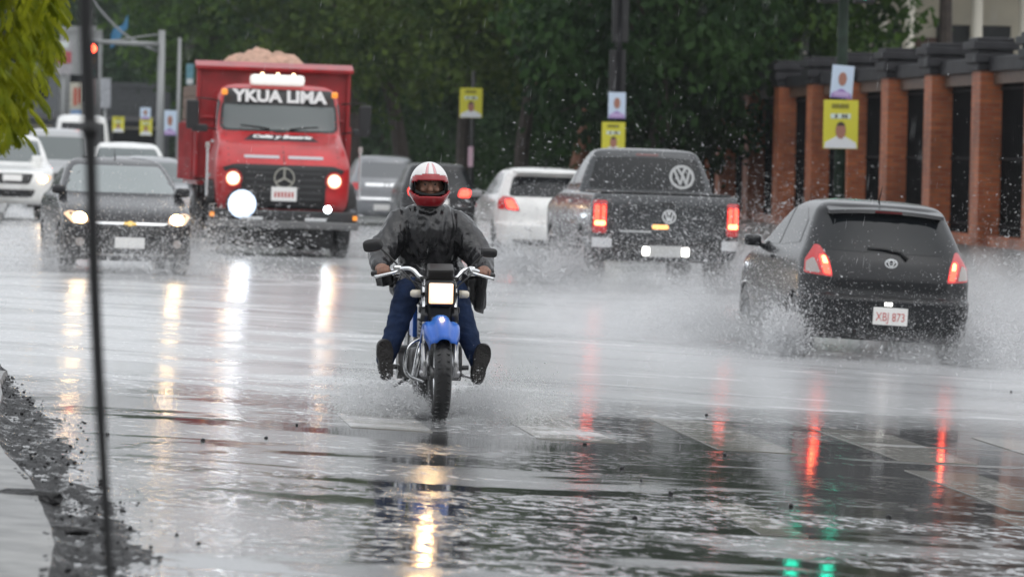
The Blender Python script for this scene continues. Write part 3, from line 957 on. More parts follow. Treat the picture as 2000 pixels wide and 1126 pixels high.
v.mirrors(1.25, 1.3, M_BLACK)
v = front_car('white_van', 'tall white van with dark windscreen at the back of the queue', 157, 62, 1, M_WHITE, [(z * 1.27, a, b_, w * 1.0) for (z, a, b_, w) in VK], 2.1, [(1.4, .34, .34), (-1.5, .34, .34)], (1.08, .68), 1.62, 2.36, .66, lit=False, cat='van', wind=M_GLASS)
v.stick('grille', rquad([(-.46, 1.16), (.46, 1.16), (.40, .98), (-.40, .98)], .04), 'f', M_BLACK, .012)
v.mirrors(1.25, 1.7, M_BLACK)

# far cars driving away, beside the rider
X, Y = place(752, 84, 2.0, 0, False)
v = Vehicle('silver_estate', 'silver car driving away in the rain between truck and rider', 'car', X, Y, 0, M_SILV, [(z * 1.08, a, b_ * 1.1, w) for (z, a, b_, w) in YK], wheels=[(1.18, .3, .3), (-1.35, .3, .3)])
v.add_wheels(1.47, .2, M_RIM, M_TYRE)
v.stick('rear_window', rquad([(-.66, 1.12), (.66, 1.12), (.56, 1.48), (-.56, 1.48)], .07), 'r', mat('misted_glass', (.16, .17, .18), .15), .004)
v.stick('trim_bar', rpoly(-.5, .5, .92, .99, .02), 'r', M_CHROME, .014)
v.stick('bumper_bar', rpoly(-.75, .75, .60, .66, .02), 'r', M_CHROME, .014)
v.stick('number_plate', rpoly(-.3, .1, .36, .5, .01), 'r', M_PLATE, .014, cuts=1)
hp = v.hit(0, .96, 'r')
ring_mesh('emblem', .07, .02, .012, M_CHROME, v.root, (0, hp.y - .03, .96))
for sgn in (1, -1):
    P = rquad([(.60, .82), (.82, .84), (.80, 1.0), (.64, .99)], .03)
    v.stick('tail_light', P if sgn > 0 else mirror_poly(P), 'r', M_TAILRED, .012)
X, Y = place(857, 91, 2.0, 0, False)
v = Vehicle('dark_hatchback', 'dark car with a red brake light glowing, just behind the rider', 'car', X, Y, 0, car_paint('dark_grey_paint', (.02, .02, .022)), YK, wheels=[(1.18, .29, .29), (-1.28, .29, .29)])
v.add_wheels(1.47, .2, M_RIM, M_TYRE)
v.stick('rear_window', rquad([(-.66, 1.03), (.66, 1.03), (.56, 1.38), (-.56, 1.38)], .07), 'r', M_GLASS, .004)
for sgn in (1, -1):
    P = rquad([(.40, .80), (.66, .80), (.68, .96), (.46, .97)], .06)
    v.stick('tail_light', P if sgn > 0 else mirror_poly(P), 'r', M_TAILON, .012)
v.stick('number_plate', rpoly(-.2, .2, .62, .75, .01), 'r', M_PLATE, .012, cuts=1)

def glow_mat(name, c0, c1, es, rad, square=False):
    """lamp lens: hot centre, its halo painted in as a dimmer coloured rim"""
    m_ = mat(name, (1, 1, 1), .3, emit=c0, es=es)
    nt = m_.node_tree
    b = nt.nodes['Principled BSDF']
    tc = nt.nodes.new('ShaderNodeTexCoord')
    sp = nt.nodes.new('ShaderNodeSeparateXYZ'); nt.links.new(tc.outputs['Object'], sp.inputs[0])
    x2 = math_node(nt, 'DIVIDE', sp.outputs[0], rad); z2 = math_node(nt, 'DIVIDE', sp.outputs[2], rad * (.84 if square else 1))
    p_ = 2.6 if square else 2.0
    r_ = math_node(nt, 'POWER', math_node(nt, 'ADD', math_node(nt, 'POWER', math_node(nt, 'ABSOLUTE', x2), p_), math_node(nt, 'POWER', math_node(nt, 'ABSOLUTE', z2), p_)), 1 / p_)
    f = maprange(nt, r_, .25 if not square else .05, 1.0 if not square else 1.12, 1.0, 0.0)
    f3 = math_node(nt, 'POWER', f, 3.0)
    nt.links.new(math_node(nt, 'ADD', .9 if not square else 1.25, math_node(nt, 'MULTIPLY', f3, es)), b.inputs['Emission Strength'])
    mx_ = nt.nodes.new('ShaderNodeMix'); mx_.data_type = 'RGBA'
    nt.links.new(f, mx_.inputs[0])
    mx_.inputs[6].default_value = (*c1, 1); mx_.inputs[7].default_value = (*c0, 1)
    nt.links.new(mx_.outputs[2], b.inputs['Emission Color'])
    return m_
# ------------------------------------------------------------------ red tipper truck
h = math.pi + R(1.6)
X, Y = place(551, 125, 0.0, h, True)
M_RED = mat('truck_red', (.47, .014, .018), .34, coat=.35, noise=.25, nscale=2.5)
TK = [(.72, -.22, -2.55, .98), (.80, -.14, -2.58, 1.03), (1.0, -.10, -2.6, 1.05), (1.36, -.10, -2.6, 1.06), (1.43, -.13, -2.6, 1.06), (1.55, -.26, -2.6, 1.04), (1.72, -.55, -2.6, 1.0), (1.85, -.95, -2.6, .985),
      (1.92, -1.2, -2.6, .99), (1.96, -1.27, -2.6, .99), (2.35, -1.42, -2.6, .97), (2.56, -1.52, -2.58, .93), (2.65, -1.66, -2.52, .86), (2.70, -1.85, -2.4, .7), (2.72, -2.0, -2.25, .35)]
v = Vehicle('tipper_truck', 'red bonneted tipper truck loaded with sand, headlights on, white lettering over windscreen', 'truck', X, Y, h, M_RED, TK,
            rf=.28, rr=.15, bf=.14, br=.02, taper_f=.0, taper_r=0, wheels=[])
v.body.name = 'cab'
T = v.root
v.stick('windscreen', rquad([(-.90, 1.98), (.90, 1.98), (.875, 2.40), (-.875, 2.40)], .09), 'f', mat('truck_windscreen', (.12, .14, .14), .10, spec=.6), .006)
v.stick('windscreen_rubber', rquad([(-.95, 1.945), (.95, 1.945), (.915, 2.44), (-.915, 2.44)], .12), 'f', M_BLACK, .003)
vis = v.stick('visor_strip', rquad([(-.90, 2.37), (.90, 2.37), (.86, 2.625), (-.86, 2.625)], .06), 'f', M_BLACK, .014)
hp = v.hit(0, 2.49, 'f')
yb = -1.46
text_mesh('YKUA LIMA', .26, 'lettering', mat('white_letter', (.8, .8, .79), .5), T, (0, hp.y + .055, 2.50), (R(78), 0, R(180)), .004, bold=.012, width=1.52)
for sgn in (-1, 1):
    gp = [v.hit(x, z, 'f') for x, z in ((sgn * .16, 1.99), (sgn * .34, 2.02), (sgn * .62, 2.04))]
    tube('wiper', [p + Vector((0, .02, 0)) for p in gp], [.012, .010, .008], M_BLACK, T, 6)
v.stick('bonnet_seam', rpoly(-.008, .008, 1.46, 1.80, .003), 'f', M_BLACK, .003, cuts=2)
for sgn in (-1, 1):
    v.stick('wing_seam', rpoly(sgn * .86 - .008, sgn * .86 + .008, 1.46, 1.88, .003), 'f', M_BLACK, .003, cuts=2)
# bonnet script panel
hp = v.hit(0, 1.845, 'f')
bp_ = v.stick('script_panel', [(-.60, 1.80), (.60, 1.80), (.46, 1.90), (-.46, 1.90)], 'f', mat('script_back', (.03, .02, .025), .4), .006)
text_mesh('Celia y Beatriz', .135, 'lettering', mat('white_letter', (0, 0, 0)), T, (0, hp.y + .03, 1.865), (R(28), 0, R(180)), .003, shear=.3, bold=.006, width=.95)
v.stick('wiper_motor', rpoly(-.09, .09, 1.935, 1.985, .01), 'f', M_BLACK, .02, cuts=1)
for (a0, a1) in ((-.62, -.07), (.07, .62)):
    v.stick('bonnet_slot', rpoly(a0, a1, 1.525, 1.572, .012), 'f', mat('slot_metal', (.5, .48, .5), .3, .7), .012)
grl = v.stick('grille', rquad([(-.66, .74), (.66, .74), (.66, 1.10), (.98, 1.36), (.78, 1.43), (-.78, 1.43), (-.98, 1.36), (-.66, 1.10)], .06), 'f', mat('grille_dark', (.016, .016, .017), .5), .012)
for k in range(6):
    v.stick('grille_slat', rpoly(-.60, .60, .79 + k * .10, .815 + k * .10, .008), 'f', mat('slat_dark', (.05, .05, .052), .4), .026, grl, cuts=2)
hp = v.hit(0, 1.22, 'f')
M_STAR = mat('star_metal', (.42, .41, .36), .35, .8)
e = ring_mesh('emblem', .165, .022, .02, M_STAR, T, (0, hp.y + .05, 1.225))
bars_mesh('emblem_star', [((0, 0), (.15 * math.cos(R(a)), .15 * math.sin(R(a)))) for a in (90, 210, 330)], .030, .018, M_STAR, e, (0, 0, 0))
pl = box('number_plate', (0, hp.y + .06, .975), (.40, .015, .22), M_PLATE, T, .004)
for k in range(6):
    box('plate_character', (-.135 + k * .054, hp.y + .069, .965), (.032, .004, .085), M_PLATE_RED, pl)
for sgn in (-1, 1):
    lx_ = sgn * .795
    hp = v.hit(lx_, 1.20, 'f')
    hl = ring_mesh('headlight', .145, .03, .05, M_RED, T, (lx_, hp.y + .02, 1.195))
    lathe('lit_lamp', [(-.01, .001), (-.01, .112), (.012, .112), (.03, .07), (.036, .001)], glow_mat('truck_headlamp', (1.0, .72, .40), (1.0, .45, .15), 40, .118), hl, (0, .0, 0), 20, 'y')
    box('grille_marker', (sgn * .29, hp.y + .04, .985), (.06, .03, .06), mat('red_reflector', (.4, .02, .03), .3), T, .01)
# extra lamps under the bumper line
def lamp(x, z, r, m_, nm='spot_lamp'):
    o = lathe(nm, [(-.08, .001), (-.06, r * .8), (0, r * 1.1), (.01, r * 1.1), (.01, r), (-.002, .001)], M_BLACK, T, (x, .02, z), 22, 'y')
    lathe('lit_lamp', [(.002, .001), (.002, r * .98), (.018, r * .9), (.03, r * .5), (.034, .001)], m_, o, (0, 0, 0), 22, 'y')
    return o
lamp(.655, .80, .235, glow_mat('led_lamp', (.95, .98, 1.0), (.40, .62, 1.0), 36, .235))  # disc drawn oversize so its bluish rim carries the lamp's halo
lamp(-.685, .755, .055, M_HEADW)
# bumper, fenders
box('bumper', (0, -.02, .50), (2.36, .16, .12), mat('bumper_metal', (.15, .15, .15), .4, .4), T, .03)
box('bumper_valance', (0, -.06, .64), (2.30, .10, .17), mat('valance_dark', (.03, .03, .032), .4), T, .03)
for sgn in (-1, 1):
    box('amber_marker', (sgn * 1.12, .035, .63), (.07, .03, .07), M_AMBER, T, .01)
    box('step_plate', (sgn * .5, .045, .585), (.34, .05, .05), M_CHROME, T, .01)
    # wing over the front wheel
    bm = bmesh.new()
    prof = []
    for k in range(9):
        a = R(20 + 140 * k / 8)
        prof.append((-1.05 + .66 * math.cos(a), .55 + .62 * math.sin(a)))
    rows = []
    for xx in (.86, 1.02, 1.16, 1.20):
        rows.append([bm.verts.new((sgn * xx, y, z - (.0 if xx < 1.18 else .08))) for (y, z) in prof])
    for i in range(3):
        for k in range(8):
            bm.faces.new([rows[i][k], rows[i][k + 1], rows[i + 1][k + 1], rows[i + 1][k]])
    bmesh.ops.solidify(bm, geom=bm.faces[:], thickness=.03)
    frombm('front_wing', bm, mat('wing_dark', (.03, .028, .028), .4), T, smooth=True)
    box('side_lamp_post', (sgn * 1.20, -.25, 1.28), (.035, .035, .75), M_CHROME, T, .01)
    o = box('marker_lamp', (sgn * 1.20, -.25, 1.70), (.07, .06, .10), M_CLEAR, T, .02)
    # mirrors
    o = tube('mirror_arm', [(sgn * 1.0, -1.3, 1.95), (sgn * 1.30, -1.15, 2.0), (sgn * 1.34, -1.15, 2.45), (sgn * .98, -1.4, 2.42)], .015, M_BLACK, T, 6)
    box('side_mirror', (sgn * (1.40 if sgn > 0 else 1.34), -1.14, 2.18), (.20, .07, .46), M_BLACK, T, .03)
    box('side_mirror', (sgn * 1.28, -1.14, 1.97), (.26, .07, .12), M_BLACK, T, .03)
# roof deflector, given a faint glow of its own, with three small lamps
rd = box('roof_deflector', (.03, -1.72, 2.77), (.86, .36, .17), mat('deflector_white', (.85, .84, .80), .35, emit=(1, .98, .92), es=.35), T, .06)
for k in (-1, 0, 1):
    box('roof_lamp', (.03 + k * .25, -1.60, 2.868), (.05, .05, .04), mat('roof_lamp_amber', (.9, .6, .3), .3, emit=(1, .75, .45), es=3), rd, .01)
for sgn in (-1, 1):
    box('roof_marker', (sgn * .88, -1.50, 2.56), (.10, .06, .10), M_AMBER, T, .03)
    v.stick('side_window', rquad([(-1.55, 1.98), (-1.62, 2.42), (-2.3, 2.42), (-2.3, 1.98)], .06), 'R' if sgn > 0 else 'l', M_GLASS, .006)
    v.stick('door_handle', rpoly(-2.35, -2.2, 1.75, 1.79, .01), 'R' if sgn > 0 else 'l', M_CHROME, .03, cuts=1)
    v.stick('side_flash', rpoly(-2.4, -1.45, 1.20, 1.26, .01), 'R' if sgn > 0 else 'l', mat('door_trim', (.30, .30, .30), .4), .012)
# chassis, axles, wheels
for sgn in (-1, 1):
    box('chassis_rail', (sgn * .42, -3.4, .82), (.10, 6.2, .20), M_BLACK, T, .01)
def twheel(x, y):
    vs, fs = lathe_data([(-.14, .30), (-.14, .44), (-.10, .50), (.10, .50), (.14, .44), (.14, .30)], 28)
    w_ = pyd('wheel', vs, fs, M_TYRE, T, smooth=True); w_.location = (x, y, .50)
    s_ = 1 if x > 0 else -1
    vs, fs = lathe_data([(.02 * s_, .001), (.06 * s_, .10), (-.02 * s_, .22), (.11 * s_, .31), (-.1 * s_, .31), (-.06, .001)], 20)
    pyd('rim', vs, fs, mat('rim_steel', (.25, .24, .23), .5, .5), w_, smooth=True)
for sgn in (-1, 1):
    twheel(sgn * .98, -1.05)
    twheel(sgn * .98, -5.3); twheel(sgn * .68, -5.3)
box('front_axle', (0, -1.05, .48), (1.8, .12, .12), M_BLACK, T, .02)
box('shade_fill', (0, -.75, .43), (1.66, .7, .60), M_BLACK, T, .03)  # solid black box standing in for the shade under the bumper
box('under_fill', (0, -2.6, .42), (1.3, 2.2, .55), M_BLACK, T, .03)  # further black fill for the dark space under the cab
for sgn in (-1, 1):
    box('mud_flap', (sgn * .95, -1.75, .45), (.5, .03, .55), M_BLACK, T, .005)
# tipper body
TB = mat('tipper_red', (.34, .015, .020), .38, coat=.4, noise=.3, nscale=3)
bm = bmesh.new()
box_bm(bm, (0, -2.86, 2.10), (2.50, .07, 1.86), None, .01)
box_bm(bm, (0, -2.76, 3.00), (2.56, .34, .06), Matrix.Rotation(R(-16), 3, 'X'), .012)
hb = frombm('headboard', bm, TB, T)
for k in (-1.22, 1.22):
    box('headboard_rib', (k, -2.79, 2.05), (.06, .09, 1.72), TB, hb, .01)
box('headboard_rail', (0, -2.79, 2.16), (2.3, .06, .05), TB, hb, .01)
for sgn in (-1, 1):
    sd = box('tipper_side', (sgn * 1.225, -4.75, 1.62), (.06, 3.7, .98), TB, T, .008)
    for k in range(6):
        box('side_rib', (sgn * 1.275, -3.05 - k * .68, 1.60), (.06, .09, .94), TB, sd, .008)
    for k in range(3):
        box('side_board', (sgn * 1.215, -4.75, 2.22 + k * .185), (.05, 3.66, .178), mat('old_boards', (.16, .10, .07), .7, noise=.4, nscale=6, bump=.4), T, .006)
box('tipper_floor', (0, -4.75, 1.10), (2.40, 3.7, .08), TB, T, .01)
box('tailboard', (0, -6.58, 1.75), (2.40, .06, 1.25), TB, T, .01)
for yy in (-3.2, -4.4, -5.6):
    box('cross_member', (0, yy, .99), (2.2, .12, .14), M_BLACK, T, .01)
# sand heap (its own thing)
bm = bmesh.new()
nx_, ny_ = 34, 40
for j in range(ny_):
    for i in range(nx_):
        u, w_ = -1 + 2 * i / (nx_ - 1), -1 + 2 * j / (ny_ - 1)
        x, y = u * 1.17, -4.72 + w_ * 1.80
        hh = 2.40 + .90 * max(0, 1 - abs(u * 1.1) ** 2.6) * max(0, 1 - abs(w_) ** 2.2) ** .6 + .14 * mn.noise((x * 3, y * 2, 0)) + .06 * mn.noise((x * 9, y * 9, 3))
        bm.verts.new((x, y, hh))
bm.verts.ensure_lookup_table()
for j in range(ny_ - 1):
    for i in range(nx_ - 1):
        bm.faces.new([bm.verts[j * nx_ + i], bm.verts[j * nx_ + i + 1], bm.verts[(j + 1) * nx_ + i + 1], bm.verts[(j + 1) * nx_ + i]])
sand = frombm('sand_heap', bm, mat('wet_sand', (.50, .31, .23), .85, noise=.3, nscale=9, bump=.8, bscale=14), smooth=True)
sand.location = T.location
sand.rotation_euler = T.rotation_euler
tag(sand, 'heap of pinkish sand piled above the tipper headboard', 'sand', kind='stuff')
# ------------------------------------------------------------------ motorcycle
BX = at(857, 825, 28.2).x
BY = 28.2 + .62
bike = empty('motorcycle', (BX, BY, gz(BX, BY)), math.pi, 'small motorcycle with blue front mudguard and square lit headlamp', 'motorcycle')
BK = bike
M_STEEL = mat('fork_steel', (.45, .45, .46), .25, .9)
M_ENG = mat('engine_alloy', (.16, .16, .16), .4, .8, noise=.4, nscale=20)
M_BLUE = mat('blue_plastic', (.018, .115, .50), .3, coat=.25, spec=.4)
M_FRAME = mat('frame_black', (.015, .015, .016), .3)
def bwheel(y, tw):
    prof = []
    Rw = .293
    for k in range(11):
        a = R(-100 + 200 * k / 10)
        prof.append((tw / 2 * math.sin(a), Rw - tw / 2 + tw / 2 * math.cos(a)))
    prof += [(tw * .35, Rw - tw * .95), (-tw * .35, Rw - tw * .95)]
    vs, fs = lathe_data(prof, 48)
    w_ = pyd('wheel', vs, fs, M_TYRE, BK, smooth=True)
    w_.location = (0, y, Rw)
    ri = Rw - tw * .95
    vs, fs = lathe_data([(-.03, ri + .01), (.03, ri + .01), (.025, ri - .015), (-.025, ri - .015)], 40)
    pyd('rim', vs, fs, M_CHROME, w_, smooth=True)
    vs, fs = lathe_data([(-.06, .001), (-.06, .045), (-.03, .03), (.03, .03), (.06, .045), (.06, .001)], 20)
    pyd('hub', vs, fs, M_ENG, w_, smooth=True)
    bm = bmesh.new()
    for k in range(18):
        a = 2 * math.pi * k / 18
        o_ = .035 if k % 2 else -.035
        d = Vector((0, math.cos(a + .3 * (1 if k % 4 < 2 else -1)), math.sin(a + .3 * (1 if k % 4 < 2 else -1))))
        vs, fs = tube_data([Vector((o_, .03 * math.cos(a), .03 * math.sin(a))), d * ri], .0022, 4)
        bv = [bm.verts.new(q) for q in vs]
        for f in fs: bm.faces.new([bv[i] for i in f])
    frombm('spokes', bm, M_CHROME, w_)
    # tread grooves
    bm = bmesh.new()
    for k in range(40):
        a = 2 * math.pi * k / 40
        for s_ in (-1, 1):
            c = Vector((s_ * tw * .27, (Rw - tw * .075) * math.cos(a), (Rw - tw * .075) * math.sin(a)))
            rot = Matrix.Rotation(a, 3, 'X') @ Matrix.Rotation(s_ * .5, 3, 'Y')
            box_bm(bm, c, (tw * .22, .012, .010), rot)
    frombm('tread', bm, M_TYRE, w_)['kind'] = 'stuff'
    return w_
bwheel(.62, .108)
bwheel(-.60, .105)
# front mudguard: pressed shell with raised crown
prof = [(-.112, -.075), (-.108, -.01), (-.085, .004), (-.056, .006), (-.045, .030), (-.024, .043), (0, .046)]
prof = prof + [(-x, r) for (x, r) in reversed(prof[:-1])]
vs, fs = [], []
angs = [R(38 + (148 - 38) * k / 16) for k in range(17)]
for a in angs:
    tp = 1 - .25 * (1 - smoothstep(R(38), R(70), a))
    for (x, r) in prof:
        rr_ = .312 + r
        vs.append((x * tp, .62 + rr_ * math.cos(a), .293 + rr_ * math.sin(a)))
n = len(prof)
fs = [(j * n + i, j * n + i + 1, (j + 1) * n + i + 1, (j + 1) * n + i) for j in range(16) for i in range(n - 1)]
bm = bmesh.new()
bv = [bm.verts.new(q) for q in vs]
for f in fs: bm.faces.new([bv[i] for i in f])
bmesh.ops.recalc_face_normals(bm, faces=bm.faces[:])
bmesh.ops.solidify(bm, geom=bm.faces[:], thickness=.004)
frombm('front_mudguard', bm, M_BLUE, BK, smooth=True)
# forks
for s_ in (-1, 1):
    fk = tube('fork_leg', [(s_ * .092, .62, .27), (s_ * .092, .565, .47)], [.027, .026], M_STEEL, BK, 14)
    tube('fork_tube', [(s_ * .092, .565, .47), (s_ * .092, .46, .86)], .017, M_CHROME, fk, 12)
    tube('fork_gaiter', [(s_ * .092, .53, .60), (s_ * .092, .505, .69)], [.026, .024], M_FRAME, fk, 12)
    tube('axle_nut', [(s_ * .06, .62, .293), (s_ * .125, .62, .293)], .017, M_STEEL, BK, 10)
    tube('headlamp_stay', [(s_ * .098, .50, .70), (s_ * .098, .475, .82)], .013, M_CHROME, BK, 8)
box('lower_yoke', (0, .47, .675), (.25, .09, .045), M_FRAME, BK, .012)
box('upper_yoke', (0, .435, .865), (.24, .08, .03), M_FRAME, BK, .01)
# headlamp
hl = box('headlamp', (0, .535, .780), (.190, .12, .160), M_FRAME, BK, .03)
bm = bmesh.new()
box_bm(bm, (0, .592, .780), (.150, .022, .126), None, .010)
ln_ = frombm('lit_lens', bm, glow_mat('bike_lamp', (1.0, .70, .34), (1.0, .48, .14), 130, .077, True), hl, smooth=True)
for q in ln_.data.vertices: q.co -= Vector((0, .592, .780))
ln_.location = (0, .592, .780)
box('lamp_rim', (0, .575, .780), (.172, .028, .148), M_CHROME, hl, .012)
box('front_cowl', (0, .50, .640), (.15, .06, .13), M_FRAME, BK, .02)
box('horn', (.02, .53, .60), (.07, .04, .07), M_ENG, BK, .015)
# instruments
ins = box('instrument_cluster', (-.005, .45, .905), (.165, .10, .085), mat('cluster_dark', (.03, .028, .027), .3), BK, .015, Matrix.Rotation(R(-25), 3, 'X'))
# handlebar
for s_ in (-1, 1):
    pass
hb_pts = smooth_path([(.385, .22, .885), (.30, .28, .905), (.20, .345, .925), (.155, .375, .915), (.115, .395, .875), (.05, .40, .86), (-.05, .40, .86), (-.115, .395, .875), (-.15, .375, .915), (-.20, .345, .925), (-.28, .28, .905), (-.345, .22, .880)], 5)
hbar = tube('handlebar', hb_pts, .0135, M_CHROME, BK, 12)
for s_, gx in ((1, .385), (-1, -.345)):
    tube('grip', [(s_ * (abs(gx) - .115), .295 - .0, .906), (gx + s_ * .015, .215, .884)], .018, M_FRAME, hbar, 12)
    sw = box('switch_box', (s_ * (abs(gx) - .135), .312, .915), (.05, .05, .06), M_CHROME, hbar, .015)
    tube('lever', smooth_path([(s_ * (abs(gx) - .14), .345, .905), (s_ * (abs(gx) - .09), .36, .893), (s_ * (abs(gx) + .005), .325, .868)], 4), [.009] * 8 + [.011], M_CHROME, hbar, 8)
    ms = tube('mirror_stalk', smooth_path([(s_ * (abs(gx) - .15), .31, .93), (s_ * (abs(gx) - .09), .30, .99), (s_ * (abs(gx) - .03), .29, 1.045)], 4), .006, M_FRAME, hbar, 8)
    bm = bmesh.new()
    cx = (.405 if s_ > 0 else -.322)
    cz = 1.063 if s_ > 0 else 1.030
    bmesh.ops.create_uvsphere(bm, u_segments=24, v_segments=14, radius=1)
    for q in bm.verts:
        c_ = q.co
        for ax, ex in ((0, .6), (2, .6)):
            c_[ax] = math.copysign(abs(c_[ax]) ** ex, c_[ax])
        sx_, sz_ = (.062, .040) if s_ > 0 else (.052, .030)
        c2 = Matrix.Rotation(R(12 if s_ > 0 else -4), 3, 'Y') @ Vector((c_.x * sx_, c_.y * .022, c_.z * sz_))
        q.co = c2 + Vector((cx, .285, cz))
    frombm('mirror', bm, M_FRAME, BK, smooth=True)
    # indicators
    tube('indicator_stem', [(s_ * .09, .50, .775), (s_ * .125, .50, .775)], .010, M_FRAME, BK, 8)
    lathe('indicator', [(s_ * .12, .001), (s_ * .12, .026), (s_ * .17, .024), (s_ * .182, .014), (s_ * .184, .001)], mat('indicator_lens', (.60, .55, .45), .15, coat=1), BK, (0, .50, .775), 18)
# cables
for k, (xa, xb) in enumerate(((.23, .03), (-.21, -.04), (.25, .06), (-.19, -.02))):
    tube('cable', smooth_path([(xa, .36, .91), (xa * .9, .47, .87 + .02 * k), (xb * 2.2, .50, .80), (xb, .42, .70)], 5), .0045, M_FRAME, BK, 6)
# tank, seat, tail, frame
bm = bmesh.new()
bmesh.ops.create_uvsphere(bm, u_segments=24, v_segments=16, radius=1)
for q in bm.verts:
    q.co = Vector((q.co.x * .14 * (1 - .25 * q.co.y * -1 if q.co.y < 0 else 1), q.co.y * .26 + .12, q.co.z * .12 + .80))
frombm('fuel_tank', bm, M_FRAME, BK, smooth=True)
box('seat', (0, -.34, .80), (.24, .62, .09), mat('seat_vinyl', (.02, .02, .02), .4), BK, .035)
box('tail_cowl', (0, -.72, .78), (.18, .20, .12), M_BLUE, BK, .03)
for s_ in (-1, 1):
    tube('down_tube', [(s_ * .03, .40, .74), (s_ * .06, .26, .32), (s_ * .07, .02, .22), (s_ * .07, -.3, .25)], .017, M_FRAME, BK, 10)
    tube('swing_arm', [(s_ * .09, -.22, .34), (s_ * .09, -.60, .293)], .020, M_FRAME, BK, 10)
    tube('rear_shock', [(s_ * .11, -.55, .32), (s_ * .11, -.48, .66)], .026, M_CHROME, BK, 12)
    box('side_panel', (s_ * .10, -.22, .58), (.03, .26, .20), M_BLUE, BK, .012)
tube('top_tube', [(0, .40, .80), (0, -.2, .70), (0, -.62, .70)], .022, M_FRAME, BK, 10)
# engine
bm = bmesh.new()
box_bm(bm, (.0, .02, .33), (.30, .34, .20), None, .05)
bmesh.ops.create_cone(bm, cap_ends=True, segments=24, radius1=.115, radius2=.105, depth=.40, matrix=Matrix.Translation((.015, -.02, .33)) @ Matrix.Rotation(R(90), 4, 'Y'))
eng = frombm('engine', bm, M_ENG, BK, smooth=False)
bm = bmesh.new()
for k in range(8):
    box_bm(bm, (0, .06 + k * .004, .44 + k * .024), (.19 - .004 * k, .17, .010), None, .003)
box_bm(bm, (0, .09, .53), (.12, .12, .22), None, .02)
frombm('cylinder_head', bm, M_ENG, eng)
tube('exhaust_pipe', smooth_path([(.05, .16, .52), (.10, .30, .42), (.13, .22, .24), (.14, -.1, .22), (.16, -.75, .30)], 6), [.02] * 14 + [.022] * 6 + [.036] * 5, M_CHROME, BK, 12)
tube('crash_bar', smooth_path([(.06, .30, .50), (.17, .33, .44), (.185, .31, .28), (.07, .20, .22)], 6), .012, M_CHROME, BK, 10)
for s_, x1 in ((1, .255), (-1, -.235)):
    pg = tube('foot_peg', [(s_ * .10, .0, .295), (x1, .0, .300)], .016, M_FRAME, BK, 10)
tube('kick_stand', [(.12, -.05, .24), (.24, .0, .17), (.29, .05, .12)], .011, M_FRAME, BK, 8)
tube('kick_lever', [(-.12, .0, .30), (-.2, .0, .25), (-.26, .03, .24)], .011, M_STEEL, BK, 8)

# ------------------------------------------------------------------ rider
def limb_shape(bm, p1, r1, p2, r2, flat=1.0, side=None, n=16, m_=5):
    """closed tapered capsule, optionally flattened across `side`"""
    p1, p2 = Vector(p1), Vector(p2)
    t = (p2 - p1)
    L = t.length
    t.normalize()
    if side is None:
        side = Vector((1, 0, 0)) if abs(t.x) < .9 else Vector((0, 1, 0))
    a = (Vector(side) - t * t.dot(Vector(side))).normalized()
    b_ = t.cross(a)
    rows = []
    prof = []
    for k in range(m_): 
        an = -math.pi / 2 + math.pi / 2 * k / m_
        prof.append((r1 * math.sin(an), r1 * math.cos(an)))
    for k in range(m_ + 1):
        u = k / m_
        prof.append((L * u, r1 + (r2 - r1) * u))
    for k in range(1, m_ + 1):
        an = math.pi / 2 * k / m_
        prof.append((L + r2 * math.sin(an), r2 * math.cos(an)))
    for (d, r) in prof:
        rr_ = max(r, .0006)
        rows.append([bm.verts.new(p1 + t * d + a * (rr_ * flat * math.cos(2 * math.pi * i / n)) + b_ * (rr_ * math.sin(2 * math.pi * i / n))) for i in range(n)])
    for j in range(len(rows) - 1):
        for i in range(n):
            bm.faces.new([rows[j][i], rows[j][(i + 1) % n], rows[j + 1][(i + 1) % n], rows[j + 1][i]])
    bm.faces.new(list(reversed(rows[0])))
    bm.faces.new(rows[-1])

def ellipsoid(bm, c, s, rot=None):
    r = bmesh.ops.create_uvsphere(bm, u_segments=20, v_segments=14, radius=1)
    for v_ in r['verts']:
        q = Vector((v_.co.x * s[0], v_.co.y * s[1], v_.co.z * s[2]))
        if rot is not None: q = rot @ q
        v_.co = q + Vector(c)

def fuse(name, bm, voxel, material, parent, it=6, fold=0.0, fscale=9.0, seed=0, stretch=(1, 1, .35)):
    """fuse overlapping volumes into one continuous skin"""
    bmesh.ops.recalc_face_normals(bm, faces=bm.faces[:])
    me = bpy.data.meshes.new(name)
    bm.to_mesh(me); bm.free()
    o = bpy.data.objects.new(name, me)
    C.objects.link(o)
    r = o.modifiers.new('r', 'REMESH'); r.mode = 'VOXEL'; r.voxel_size = voxel; r.use_smooth_shade = True
    s_ = o.modifiers.new('s', 'SMOOTH'); s_.factor = .5; s_.iterations = it
    dg = bpy.context.evaluated_depsgraph_get()
    me2 = bpy.data.meshes.new_from_object(o.evaluated_get(dg))
    bpy.data.objects.remove(o)
    me2.name = name
    if fold:
        nrm = [v_.normal.copy() for v_ in me2.vertices]
        new = []
        for v_, nn in zip(me2.vertices, nrm):
            q = Vector((v_.co.x * fscale * stretch[0], v_.co.y * fscale * stretch[1], v_.co.z * fscale * stretch[2])) + Vector((seed, 0, 0))
            k = 1 - abs(mn.noise(q)) * 2.2
            k2 = mn.noise(q * 2.3)
            new.extend(v_.co + nn * fold * (k * .7 + k2 * .5))
        me2.vertices.foreach_set('co', new)
        me2.update()
    me2.materials.clear()
    return link(name, me2, material, parent, smooth=True)

